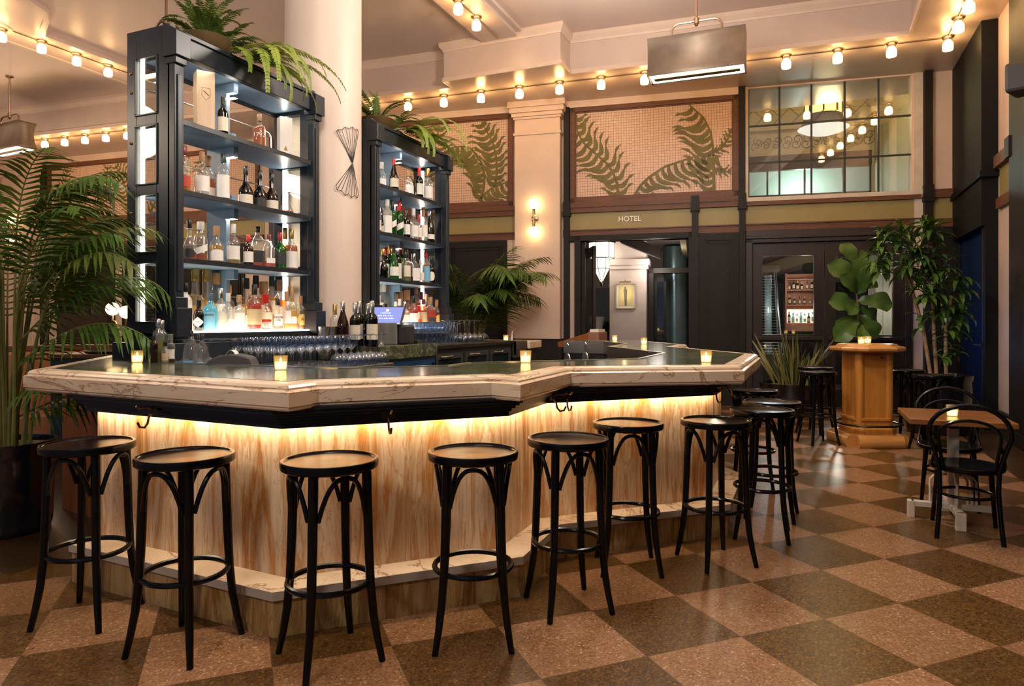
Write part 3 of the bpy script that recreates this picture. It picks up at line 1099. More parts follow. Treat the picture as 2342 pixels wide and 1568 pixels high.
# tall pyramid patio heater with a glass tube
s_ = sw(1757, 1.4)
ph = empty('patio_heater', MW @ Vector((s_, 1.4, 0)), WYAW, 'tall pale pyramid patio heater behind the left glass door leaf', 'patio heater')
w = MB()
for sx in (-1, 1):
    for sy in (-1, 1):
        w.tube([(sx * 0.24, sy * 0.24, 0.0), (sx * 0.11, sy * 0.11, 2.15)], 0.014, 6)
w.box(-0.25, 0.25, -0.25, 0.25, 0.0, 0.75)
w.box(-0.17, 0.17, -0.17, 0.17, 2.15, 2.25)
w.build('heater_frame', M['steel'], ph)
MB().lathe([(0.06, 0.75), (0.06, 2.1)], 12).build('heater_tube', glassmat('milky_tube', (0.8, 0.9, 0.88), 0.1, 0.5, (0.7, 0.8, 0.78)), ph)
w = MB()
for k in range(28):
    z = 0.8 + k * 0.047
    r_ = 0.24 - 0.13 * z / 2.15
    w.tube([(-r_, -r_, z), (r_, -r_, z)], 0.003, 4)
w.build('heater_grille', M['steel'], ph)

# ------------------------------------------------------------------ hall seen through the doorway
hallm = pmat('hall_plaster', (0.52, 0.43, 0.40), 0.6, var=0.04)
greyb = pmat('slate_hall_wall', (0.20, 0.22, 0.26), 0.6, var=0.06)
xa, xb = sw(1394, 2.4), sw(1478, 2.4)
w = MB().box(xa, xb, 2.4, 3.0, 0, 2.9)
w.box(xa - 0.03, xb + 0.03, 2.36, 3.0, 2.32, 2.40)
w.box(xa - 0.06, xb + 0.06, 2.33, 3.0, 2.40, 2.52)
struct(w.build('pillar_hall', hallm, M=MW, bevel=0.01))
w = MB().box(-2.2, 3.12, 5.2, 5.3, 0, 2.1)
struct(w.build('wall_hall_back', greyb, M=MW))
w = MB().box(-2.2, 3.12, 5.2, 5.3, 2.1, 3.0)
w.box(3.02, 3.12, 0.15, 5.2, 0, 3.0)
w.box(-2.2, -2.1, 0.15, 5.2, 0, 3.0)
struct(w.build('wall_hall', hallm, M=MW))
struct(MB().box(-2.2, 3.12, 0.15, 5.3, 2.95, 3.05).build('ceiling_hall', pmat('hall_ceiling', (0.45, 0.40, 0.37), 0.5), M=MW))
# dark ceiling beam and the inner door frame
w = MB()
pa, pb = Vector((sw(1418, 1.2), 1.2, 2.72)), Vector((sw(1512, 2.3), 2.3, 2.50))
w.add([pa + Vector((0, 0, 0)), pb, pb + Vector((0, 0.25, 0)), pa + Vector((0, 0.3, 0)), pa + Vector((0, 0, 0.2)), pb + Vector((0, 0, 0.2)), pb + Vector((0, 0.25, 0.2)), pa + Vector((0, 0.3, 0.2))],
      [(0, 1, 2, 3), (7, 6, 5, 4), (0, 4, 5, 1), (1, 5, 6, 2), (2, 6, 7, 3), (3, 7, 4, 0)])
ya = 2.6
f0, f1 = sw(1484, ya), sw(1600, ya)
w.box(f0, f0 + 0.09, ya, ya + 0.2, 0, 2.35)
w.box(f0, f1, ya, ya + 0.2, 2.25, 2.35)
struct(w.build('doorframe_hall_inner', M['black'], M=MW))
# half-open glazed leaf of that inner door
w = MB()
l0, l1 = sw(1497, 2.9), sw(1524, 2.9)
w.box(l0, l0 + 0.05, 2.9, 2.95, 0.02, 2.22)
w.box(l1 - 0.05, l1, 2.9, 2.95, 0.02, 2.22)
w.box(l0, l1, 2.9, 2.95, 2.1, 2.22)
w.box(l0, l1, 2.9, 2.95, 0.02, 0.95)
dl = struct(w.build('door_4', M['black'], M=MW))
child(MB().box(l0 + 0.05, l1 - 0.05, 2.92, 2.93, 0.95, 2.1).build('door_pane', M['pane'], M=MW), dl)
child(MB().lathe([(0.02, 0), (0.02, 0.06)], 10, Matrix.Translation((l1 - 0.03, 2.9, 0.88)) @ Matrix.Rotation(R(90), 4, 'X')).build('door_knob', M['bronze'], M=MW), dl)
tealm = pmat('polished_teal_tube', (0.16, 0.25, 0.27), 0.25, 0.6, 0.1)
sm_ = (sw(1528, 4.0) + sw(1560, 4.0)) / 2
struct(MB().lathe([(0.26, 0), (0.26, 2.9)], 32, Matrix.Translation((sm_, 4.0, 0))).build('column_hall', tealm, M=MW))
# open dark door leaf of the hall doorway, seen edge on
w = MB()
q0, q1 = sw(1343, 0.9), sw(1357, 0.1)
A, B = Vector((sw(1333, 0.95), 0.95, 0)), Vector((sw(1357, 0.12), 0.12, 0))
ln = (B - A).length
MD = MW @ Matrix.Translation(A) @ Matrix.Rotation(math.atan2(B.y - A.y, B.x - A.x), 4, 'Z')
w.box(0, 0.12, 0, 0.05, 0.02, 2.55)
w.box(ln - 0.12, ln, 0, 0.05, 0.02, 2.55)
w.box(0, ln, 0, 0.05, 2.4, 2.55)
w.box(0, ln, 0, 0.05, 0.02, 1.0)
d5 = struct(w.build('door_5', M['darkwood'], M=MD))
child(MB().box(0.12, ln - 0.12, 0.02, 0.03, 1.0, 2.4).build('door_pane', M['pane'], M=MD), d5)
child(MB().box(ln - 0.1, ln - 0.03, -0.05, 0.1, 0.96, 0.99).build('door_handle', M['bronze'], M=MD), d5)
# stepped lantern
s_ = sw(1376, 2.0)
z1_, z2_, z3_, z4_ = [zw(y, s_, 2.0) for y in (556, 590, 608, 626)]
lt = empty('hanging_lantern', MW @ Vector((s_, 2.0, z1_)), R(20), 'stepped white glass lantern hanging in the hall doorway', 'lantern')
w, g = MB(), MB()
r1, r2 = 0.24, 0.15
h1, h2, h3 = z2_ - z1_, z3_ - z1_, zw(626, s_, 2.0) - z1_ - 0.12
g.lathe([(r1, 0), (r1, h1), (r2, h1), (r2, h1 - 0.2), (0.01, h1 - 0.48)], 6, smooth=False)
w.lathe([(r1 * 0.6, 0.09), (r1 * 1.12, 0.03), (r1 * 1.12, 0.0), (r1, 0.0)], 6, smooth=False)
for zz, rr_ in ((h1, r1), (h1 - 0.2, r2), (h1, r2)):
    w.tube([(rr_ * 1.01 * math.cos(k * PI / 3), rr_ * 1.01 * math.sin(k * PI / 3), zz) for k in range(6)], 0.009, 4, True)
for k in range(6):
    ca, sa = math.cos(k * PI / 3), math.sin(k * PI / 3)
    w.tube([(r1 * ca, r1 * sa, 0), (r1 * ca, r1 * sa, h1)], 0.009, 4)
    w.tube([(r2 * ca, r2 * sa, h1), (r2 * ca, r2 * sa, h1 - 0.2), (0, 0, h1 - 0.49)], 0.009, 4)
w.lathe([(0.012, h1 - 0.55), (0.03, h1 - 0.5), (0.012, h1 - 0.46)], 8)
w.tube([(0, 0, 0.08), (0, 0, 2.95 - z1_)], 0.01, 6)
g.build('lantern_glass', M['lantern'], lt)
w.build('lantern_frame', M['bronze'], lt)
# framed picture with its lamp
pc = empty('framed_picture', MW @ Vector((sw(1431, 2.4), 2.4, zw(677, sw(1431, 2.4), 2.4))), WYAW, 'gold framed print of a standing figure on the hall pillar', 'picture')
hw, hh = 0.19, 0.245
w = MB()
for r in ((-hw, hw, hh - 0.014, hh), (-hw, hw, -hh, -hh + 0.014), (-hw, -hw + 0.014, -hh, hh), (hw - 0.014, hw, -hh, hh)):
    w.box(r[0], r[1], -0.03, 0, r[2], r[3])
w.build('picture_frame', M['brass'], pc)
MB().box(-hw + 0.012, hw - 0.012, -0.012, 0, -hh + 0.012, hh - 0.012).build('picture_mount', M['paper'], pc)
MB().box(-0.14, 0.14, -0.015, -0.011, -0.19, 0.20).build('print', pmat('tan_print', (0.58, 0.48, 0.26), 0.7), pc)
w = MB()
w.add([(-0.035, -0.0165, 0.13), (0.035, -0.0165, 0.13), (0.03, -0.0165, 0.03), (0.022, -0.0165, -0.19), (-0.012, -0.0165, -0.19), (-0.03, -0.0165, 0.03)], [(0, 1, 2, 3, 4, 5)])
w.add([(0.02 * math.cos(k) - 0.004, -0.0165, 0.155 + 0.026 * math.sin(k)) for k in [i * PI / 4 for i in range(8)]], [tuple(range(8))])
w.build('printed_figure', pmat('slate_print_ink', (0.12, 0.12, 0.10), 0.7), pc)
w = MB().tube([(-0.11, -0.10, hh + 0.03), (0.11, -0.10, hh + 0.03)], 0.012, 8)
w.tube([(0, 0, hh + 0.06), (0, -0.05, hh + 0.07), (0, -0.10, hh + 0.03)], 0.006, 6)
w.build('picture_lamp', M['brass'], pc)
o = lamp('picture_lamp_light', 'POINT', MW @ Vector((sw(1431, 2.4), 2.22, 1.85)), 0.7, (1, 0.8, 0.45), 0.03)
# console with urn and plant in the hall
yd = 4.3
c0, c1 = sw(1352, yd), sw(1400, yd)
cs = empty('console_table', MW @ Vector(((c0 + c1) / 2, yd, 0)), WYAW, 'dark slate console standing deep in the hall', 'console')
hwid = (c1 - c0) / 2
MB().box(-hwid, hwid, -0.2, 0.2, 0.82, 0.88).build('table_top', M['blueblack'], cs, bevel=0.005)
MB().box(-hwid + 0.04, hwid - 0.04, -0.18, 0.18, 0, 0.82).build('cabinet_body', M['blueblack'], cs)
ur = MB().lathe([(0.0, 0), (0.10, 0), (0.07, 0.06), (0.10, 0.12), (0.16, 0.42), (0.19, 0.5), (0.20, 0.53), (0.17, 0.53), (0.14, 0.42)], 24).build('urn', M['whiteglaze'], loc=MW @ Vector((sw(1366, yd), yd - 0.05, 0.88)))
tag(ur, 'tall white fluted urn on the dark hall console', 'urn')

# ------------------------------------------------------------------ the bar
BT = 1.05
slab = [(-5.0, 4.9), (-4.95, 3.65), (-3.72, 2.24), (-1.87, 2.12), (-1.87, 2.30), (-1.33, 2.85), (-1.165, 2.80), (-1.18, 3.55), (-0.32, 4.08), (-0.32, 5.6), (-1.17, 6.9), (-1.17, 7.6), (-1.95, 8.9), (-2.85, 9.0)]
inner = [(-4.35, 4.9), (-4.35, 3.95), (-3.45, 2.95), (-2.27, 2.95), (-1.85, 3.37), (-1.85, 3.66), (-1.02, 4.5), (-1.02, 5.4), (-1.80, 6.6), (-1.80, 7.4), (-2.3, 8.25), (-2.85, 8.3)]
bodyp = [(-3.36, 3.0), (-3.36, 2.39), (-2.06, 2.32), (-1.37, 3.03), (-1.38, 3.58), (-0.565, 4.385), (-0.565, 5.15), (-1.40, 6.45), (-1.40, 7.5), (-2.1, 8.6), (-2.85, 8.75)]
bar = empty('bar_counter', (-2.0, 4.0, 0), 0, 'large angular marble bar with glowing cream stone panels and stone top', 'bar')
bar.matrix_world = Matrix()


def ring(o_path, i_path, z0, z1, off=0.0):
    pts = o_path
    if off:
        n = len(pts)
        q = []
        P = [Vector(p) for p in pts]
        for i in range(n):
            a = (P[i] - P[i - 1]).normalized() if i > 0 else None
            b = (P[i + 1] - P[i]).normalized() if i < n - 1 else None
            na = Vector((a.y, -a.x)) if a else None
            nb = Vector((b.y, -b.x)) if b else None
            m = nb if na is None else na if nb is None else (na + nb) / max(0.2, 1 + na.dot(nb))
            q.append(P[i] + m * off)
        pts = [(p.x, p.y) for p in q]
    return MB().prism(list(pts) + list(reversed(i_path)), z0, z1)


MB().sweep(slab, [(-0.2, 1.05), (-0.042, 1.05), (-0.026, 1.044), (-0.018, 1.034), (-0.018, 1.026), (0.0, 1.018), (0.0, 0.962), (-0.008, 0.956), (-0.008, 0.950), (-0.016, 0.942), (-0.2, 0.942)]).build('marble_edge', M['marble'], bar)
ring(slab, inner, 0.93, 1.0515, -0.115).build('stone_top', M['green'], bar)
MB().sweep(inner, [(-0.012, 0.90), (0.012, 0.90), (0.012, 1.056), (-0.012, 1.056)]).build('inner_rim', M['steel'], bar)
ring([(-4.62, 4.9), (-4.60, 4.0), (-3.36, 2.62), (-3.30, 2.5)] + [(p[0] - 0.03, p[1] + 0.03) for p in bodyp[2:]], inner, 0.0, 0.93).build('cabinet_body', M['mould'], bar)
MB().sweep(bodyp[1:], [(-0.02, 0.945), (0.16, 0.945), (0.16, 0.935), (0.145, 0.93), (0.145, 0.918), (0.125, 0.914), (0.125, 0.905), (0.10, 0.90), (0.10, 0.888), (0.075, 0.884), (0.075, 0.872), (0.058, 0.868), (0.058, 0.846), (0.050, 0.846), (0.047, 0.866), (-0.02, 0.866)]).build('moulding', M['mould'], bar)
MB().sweep(bodyp[1:7], [(0.026, 0.865), (0.044, 0.865), (0.044, 0.861), (0.026, 0.861)]).build('led_strip', M['ledbar'], bar)
for i in range(len(bodyp) - 1):
    a, b = Vector(bodyp[i]), Vector(bodyp[i + 1])
    L = (b - a).length
    Mx = Matrix.Translation((a.x, a.y, 0)) @ Matrix.Rotation(math.atan2(b.y - a.y, b.x - a.x), 4, 'Z')
    o = MB().box(0, L, 0, 0.03, 0.17, 0.86).build('marble_panel', M['marblev'])
    o.matrix_world = Mx
    o.parent = bar
MB().sweep(bodyp[1:], [(-0.02, 0.0), (0.13, 0.0), (0.13, 0.155), (-0.02, 0.155)]).build('plinth', M['marbled'], bar)
MB().sweep(bodyp[1:], [(-0.02, 0.155), (0.142, 0.155), (0.142, 0.193), (-0.02, 0.195)]).build('foot_step', [M['marble']], bar)
MB().sweep(bodyp[1:], [(0.1425, 0.157), (0.147, 0.157), (0.147, 0.194), (0.1425, 0.194)]).build('step_nosing', pmat('pale_grey_stone_nosing', (0.42, 0.36, 0.30), 0.4), bar)
# timber body below the left wing, with its rounded upper corner
A, B = Vector((-3.72, 2.93)), Vector((-4.75, 3.12))
L = (B - A).length
Mx = Matrix.Translation((A.x, A.y, 0)) @ Matrix.Rotation(math.atan2(B.y - A.y, B.x - A.x), 4, 'Z')
prof = [(0.0, 0.0), (0.0, 0.70)] + [(0.28 - 0.28 * math.cos(t * PI / 16), 0.70 + 0.235 * math.sin(t * PI / 16)) for t in range(1, 9)] + [(L, 0.935), (L, 0.0)]
vs = [(p[0], 0.0, p[1]) for p in prof] + [(p[0], -0.05, p[1]) for p in prof]
n = len(prof)
o = MB().add(vs, [tuple(range(n)), tuple(range(2 * n - 1, n - 1, -1))] + [(i, n + i, n + (i + 1) % n, (i + 1) % n) for i in range(n)]).build('timber_panel', M['mahog'])
o.matrix_world = Mx
o.parent = bar


def hook(seg, t):
    a, b = Vector(bodyp[seg]), Vector(bodyp[seg + 1])
    d = (b - a).normalized()
    p = a + (b - a) * t
    nrm = Vector((d.y, -d.x))
    o = MB().box(-0.03, 0.03, -0.006, 0.004, 0.0, 0.045)
    o.tube([(0, 0, 0.02), (0, -0.03, 0.035), (0, -0.065, 0.032), (0, -0.085, 0.045)], 0.005, 6)
    o.tube([(0, 0, 0.012), (0, -0.022, -0.01), (0, -0.028, -0.04), (0, -0.045, -0.058), (0, -0.068, -0.052), (0, -0.078, -0.03)], 0.0055, 6)
    ob = o.build('bag_hook', M['bronze'])
    ob.matrix_world = Matrix.Translation((p.x + nrm.x * 0.11, p.y + nrm.y * 0.11, 0.872)) @ Matrix.Rotation(math.atan2(d.y, d.x), 4, 'Z')
    ob.parent = bar


for sg, t in ((1, 0.45), (2, 0.42), (3, 0.85), (4, 0.97), (4, 0.1), (5, 0.2)):
    hook(sg, t)

# ------------------------------------------------------------------ bentwood bar stools
HS = 0.77


def stool_proto():
    st = empty('bar_stool', (0, 0, 0))
    w = MB()
    w.cur = 0
    w.lathe([(0.0, HS - 0.035), (0.178, HS - 0.035), (0.185, HS - 0.030), (0.187, HS - 0.010), (0.184, HS - 0.001), (0.178, HS), (0.171, HS - 0.002), (0.168, HS - 0.007)], 48)
    w.cur = 1
    w.lathe([(0.168, HS - 0.007), (0.155, HS - 0.0095), (0.10, HS - 0.013), (0.0, HS - 0.015)], 48)
    w.build('seat', [M['blackwood'], M['seatwood']], st)
    for k in range(4):
        a = PI / 4 + k * PI / 2
        ca, sa = math.cos(a), math.sin(a)
        pr = [(0.148, HS - 0.03, 0.0185), (0.152, 0.60, 0.0185), (0.157, 0.45, 0.018), (0.164, 0.30, 0.0172), (0.176, 0.18, 0.016), (0.192, 0.09, 0.0145), (0.212, 0.0, 0.0125)]
        MB().tube([(r * ca, r * sa, z) for r, z, q in pr], [q for r, z, q in pr], 10).build('leg', M['blackwood'], st)
        # arch to the next leg
        b = a + PI / 2
        pts = []
        for i in range(15):
            t = i / 14
            an = a + 0.13 + (b - a - 0.26) * t
            zz = HS - 0.205 + 0.155 * (1 - abs(2 * t - 1) ** 2.6)
            pts.append((0.152 * math.cos(an) * (1 if True else 1), 0.152 * math.sin(an), zz))
        MB().tube(pts, 0.0095, 8).build('brace', M['blackwood'], st)
    MB().tube([(0.158 * math.cos(i * PI / 20), 0.158 * math.sin(i * PI / 20), 0.30) for i in range(40)], 0.0115, 8, True).build('foot_ring', M['blackwood'], st)
    return st


ST = [(-2.90, 2.02, 20, 'black bentwood bar stool nearest the big potted palm, shiny round seat'),
      (-2.285, 1.995, 8, 'black bentwood bar stool before the left marble face, second from the palm'),
      (-1.695, 2.15, 60, 'black bentwood bar stool alone before the near corner of the bar'),
      (-1.26, 2.52, 27, 'black bentwood bar stool before the middle of the diagonal glowing panel'),
      (-1.00, 2.97, 42, 'black bentwood bar stool with scuffed foot ring before the inner bar corner'),
      (-0.865, 3.56, 22, 'black bentwood bar stool left of two before the right-hand marble face'),
      (-0.45, 3.84, 40, 'black bentwood bar stool at the right-hand corner of the marble bar'),
      (-0.245, 4.42, 2, 'black bentwood bar stool, nearest of three along the far bar side'),
      (-0.21, 4.88, -3, 'black bentwood bar stool, middle of three along the far bar side'),
      (-0.38, 5.64, 4, 'black bentwood bar stool, farthest of three, half hidden behind the others'),
      (0.12, 7.97, 30, 'black bentwood stool at the left of the oak pedestal table, nearer one'),
      (0.10, 8.75, 60, 'black bentwood stool at the left of the oak pedestal table, farther one'),
      (1.17, 7.95, 30, 'black bentwood stool at the right of the oak pedestal table, nearer one'),
      (1.02, 8.62, 20, 'black bentwood stool at the right of the oak pedestal table, farther one')]
proto = stool_proto()
for i, (x, y, a, lab) in enumerate(ST):
    o = proto if i == 0 else copy_tree(proto)
    o.location = (x, y, 0)
    o.rotation_euler = (0, 0, R(a))
    tag(o, lab, 'stool', 'bar stools round the marble bar' if i < 10 else 'stools round the oak pedestal table')

# ------------------------------------------------------------------ cafe table and two bentwood chairs
tb = empty('cafe_table', (0.885, 5.24, 0), 0, 'square brown wooden cafe table on a white slatted iron base', 'table')
MB().box(-0.285, 0.285, -0.31, 0.31, 0.655, 0.69).build('table_top', M['walnut'], tb, bevel=0.006)
w = MB()
w.box(-0.03, 0.03, -0.03, 0.03, 0.1, 0.655)
for rot in (0, 90):
    Mr = Matrix.Rotation(R(rot), 4, 'Z')
    w.box(-0.24, 0.24, -0.025, 0.025, 0.075, 0.11, Mr)
    for sx in (-1, 1):
        w.box(sx * 0.24 - 0.02, sx * 0.24 + 0.02, -0.028, 0.028, 0.0, 0.11, Mr)
w.box(-0.03, 0.03, -0.03, 0.03, 0.60, 0.64)
w.build('table_base', M['whitemetal'], tb, bevel=0.003)
for rot in (0, 90):
    for sx in (-1, 1):
        for k, q in enumerate((0.06, 0.085, 0.11)):
            Mr = Matrix.Rotation(R(rot), 4, 'Z')
            MB().tube([(sx * (q + 0.02), 0, 0.1), (sx * (q + 0.02), 0, 0.26 - 0.0 * k), (sx * q, 0, 0.30 - k * 0.008), (sx * 0.04, 0, 0.335 - k * 0.012), (sx * 0.02, 0, 0.34)], 0.008, 6, M=Mr).build('base_slat', M['whitemetal'], tb)


def chair_proto():
    ch = empty('bentwood_chair', (0, 0, 0))
    hs = 0.425
    MB().lathe([(0.0, hs - 0.035), (0.19, hs - 0.035), (0.20, hs - 0.025), (0.20, hs - 0.006), (0.19, hs), (0.165, hs - 0.004), (0.0, hs - 0.012)], 40).build('seat', M['blackwood'], ch)
    for sx in (-1, 1):
        MB().tube([(sx * 0.14, 0.15, hs - 0.03), (sx * 0.15, 0.165, 0.25), (sx * 0.17, 0.19, 0.0)], [0.016, 0.015, 0.012], 8).build('leg', M['blackwood'], ch)
    MB().tube([(0.145 * math.cos(i * PI / 18), 0.16 * math.sin(i * PI / 18), 0.24) for i in range(36)], 0.010, 8, True).build('stretcher_ring', M['blackwood'], ch)
    pts = [(-0.165, -0.23, 0.0), (-0.152, -0.20, 0.15), (-0.145, -0.175, 0.30), (-0.15, -0.165, 0.42), (-0.175, -0.18, 0.52), (-0.205, -0.20, 0.62)]
    for i in range(1, 14):
        a = PI - i * PI / 14
        pts.append((0.205 * math.cos(a), -0.20 - 0.035 * math.sin(a), 0.64 + 0.165 * math.sin(a)))
    pts += [(-p[0], p[1], p[2]) for p in reversed(pts[:6])]
    MB().tube(pts, 0.0135, 10).build('back_frame', M['blackwood'], ch)
    pts = [(-0.13, -0.165, 0.42), (-0.145, -0.178, 0.52), (-0.155, -0.19, 0.60)]
    for i in range(1, 12):
        a = PI - i * PI / 12
        pts.append((0.155 * math.cos(a), -0.19 - 0.03 * math.sin(a), 0.615 + 0.10 * math.sin(a)))
    pts += [(-p[0], p[1], p[2]) for p in reversed(pts[:3])]
    MB().tube(pts, 0.010, 8).build('back_loop', M['blackwood'], ch)
    for sx in (-1, 1):
        MB().tube([(sx * 0.16, -0.17, 0.56), (sx * 0.175, -0.16, 0.50), (sx * 0.185, -0.11, 0.44), (sx * 0.19, -0.05, 0.41)], 0.009, 6).build('brace', M['blackwood'], ch)
    return ch


c1 = chair_proto()
c1.location = (0.91, 4.98, 0)
c1.rotation_euler = (0, 0, R(-6))
tag(c1, 'black bentwood chair with its back to the camera, tucked under the cafe table', 'chair', 'bentwood chairs at the cafe table')
c2 = copy_tree(c1)
c2.location = (0.94, 5.72, 0)
c2.rotation_euler = (0, 0, R(172))
tag(c2, 'black bentwood chair facing the camera on the far side of the cafe table', 'chair', 'bentwood chairs at the cafe table')

# ------------------------------------------------------------------ oak pedestal table
pt = empty('pedestal_table', (0.60, 8.2, 0), R(22), 'tall golden oak pedestal table with octagonal top and brass foot rail', 'table')
octo = lambda rx, ry, c: [(-rx, -ry + c), (-rx + c, -ry), (rx - c, -ry), (rx, -ry + c), (rx, ry - c), (rx - c, ry), (-rx + c, ry), (-rx, ry - c)]
w = MB()
pth = octo(0.335, 0.335, 0.19)
w.sweep(pth, [(-0.2, 0.985), (-0.02, 0.985), (0.0, 1.0), (0.004, 1.02), (-0.01, 1.035), (-0.06, 1.045), (-0.08, 1.065), (-0.2, 1.065)], True)
w.prism(octo(0.20, 0.20, 0.1), 0.98, 1.06)
w.build('table_top', M['oakx'], pt)
w = MB().prism(octo(0.175, 0.175, 0.05), 0.12, 0.985)
for sx in (-1, 1):
    for sy in (-1, 1):
        w.lathe([(0.046, 0.1), (0.046, 0.985)], 16, Matrix.Translation((sx * 0.148, sy * 0.148, 0)))
w.build('pedestal', M['oak'], pt)
w = MB().sweep(octo(0.185, 0.185, 0.06), [(-0.05, 0.12), (0.05, 0.12), (0.05, 0.18), (0.02, 0.2), (0.015, 0.25), (0.03, 0.27), (0.03, 0.29), (-0.05, 0.30)], True)
w.build('base_moulding', M['oak'], pt)
for rot in (0, 90):
    Mr = Matrix.Rotation(R(rot), 4, 'Z')
    for sy in (-1, 1):
        MB().lathe([(0.0, -0.23), (0.08, -0.23), (0.08, 0.23), (0.0, 0.23)], 20, Mr @ Matrix.Translation((0, sy * 0.25, 0.05)) @ Matrix.Rotation(R(90), 4, 'Y')).build('foot', M['oakx'], pt)
MB().tube([(p[0], p[1], 0.22) for p in octo(0.30, 0.30, 0.15)], 0.012, 8, True).build('foot_rail', M['bronze'], pt)
MB().tube([(0.05, -0.17, 0.93), (0.05, -0.22, 0.92), (0.05, -0.24, 0.94)], 0.006, 6).build('bag_hook', M['bronze'], pt)

# ------------------------------------------------------------------ globe lights and their conduits
def globe_proto():
    g = empty('globe_light', (0, 0, 0))
    MB().lathe([(0.0, 0.0), (0.072, 0.0), (0.072, -0.012), (0.06, -0.022), (0.05, -0.026), (0.048, -0.05), (0.042, -0.055), (0.0, -0.055)], 20).build('canopy', M['nickel'], g)
    MB().lathe([(0.036, -0.05), (0.040, -0.062), (0.056, -0.085), (0.060, -0.10), (0.060, -0.155), (0.055, -0.172), (0.03, -0.18), (0.0, -0.18)], 20).build('lamp_shade', M['globe'], g)
    return g


gp = globe_proto()
first = [True]
GP = []


def globe(x, y, z, lab, grp):
    o = gp if first[0] else copy_tree(gp)
    first[0] = False
    o.location = (x, y, z)
    GP.append(Vector((x, y, z - 0.015)))
    tag(o, lab, 'lamp', grp)


ra, rb = Vector((1.65, 10.1)), Vector((-5.29, 9.54))
rowpx = [2168, 2038, 1911, 1791, 1679, 1573, 1470, 1372, 1279, 1188, 1100, 1016, 937, 855]
row = [ra + (rb - ra) * (i / 11.0) for i in range(14)]
for i, p in enumerate(row):
    lab = ('opal ceiling lamp in the dark corner where the soffit rows meet' if i == 0 else
           '%s opal ceiling lamp leftward from the dark corner along the back soffit' % ORD[i])
    globe(p.x, p.y, 4.90, lab, 'opal lamps along the back soffit')
lrow = [Vector((-13.25 + i * 0.517, 8.75 + i * 0.05)) for i in range(-3, 5)]
for i, p in enumerate(lrow):
    globe(p.x, p.y, 4.90, '%s opal lamp from the picture edge on the far soffit left of the shelves' % ORD[i], 'opal lamps on the far left soffit')
for i in range(6):
    globe(1.66, 9.51 - i * 0.56, 4.90, '%s opal lamp on the side soffit, counted from the dark corner' % ORD[i], 'opal lamps on the right side soffit')
for i in range(3):
    globe(-4.05, 8.20 - i * 0.52, 5.38, '%s opal lamp on the middle ceiling strip, counted from the downstand' % ORD[i], 'opal lamps on the middle ceiling strip')
for i, (x, y) in enumerate([(-10.2, 7.43), (-10.2, 6.92), (-10.2, 6.4), (-10.3, 5.92), (-9.95, 5.55), (-9.5, 5.3)]):
    globe(x, y, 5.38, '%s opal lamp on the left ceiling strip, counted from the tall shelf unit' % ORD[i], 'opal lamps on the left ceiling strip')


def conduit(pts, lab):
    w = MB()
    for a, b in zip(pts[:-1], pts[1:]):
        a, b = Vector(a), Vector(b)
        hits = sorted((q - a).dot((b - a).normalized()) for q in GP if (q - a - (b - a).normalized() * (q - a).dot((b - a).normalized())).length < 0.1 and -0.1 < (q - a).dot((b - a).normalized()) < (b - a).length + 0.1)
        L_, d_ = (b - a).length, (b - a).normalized()
        cuts = [0.0] + [c for h in hits for c in (h - 0.075, h + 0.075)] + [L_]
        for c0, c1 in zip(cuts[0::2], cuts[1::2]):
            if c1 - c0 > 0.03:
                w.tube([a + d_ * max(0, c0), a + d_ * c1], 0.008, 6)
    tag(w.build('conduit', M['nickel']), lab, 'conduit')


conduit([(ra.x, ra.y, 4.885), (row[-1].x, row[-1].y, 4.885)], 'thin metal conduit joining the opal lamps along the back soffit')
conduit([(lrow[0].x, lrow[0].y, 4.885), (lrow[-1].x, lrow[-1].y, 4.885)], 'thin metal conduit joining the opal lamps on the far left soffit')
conduit([(ra.x, ra.y, 4.885), (1.66, 6.7, 4.885)], 'thin metal conduit joining the opal lamps on the right side soffit')
conduit([(-4.05, 8.9, 5.365), (-4.05, 7.1, 5.365)], 'thin metal conduit joining the lamps on the middle ceiling strip')
conduit([(-10.2, 8.3, 5.365), (-10.2, 6.0, 5.365), (-9.95, 5.55, 5.365), (-9.5, 5.3, 5.365)], 'thin bent conduit joining the lamps on the left ceiling strip')

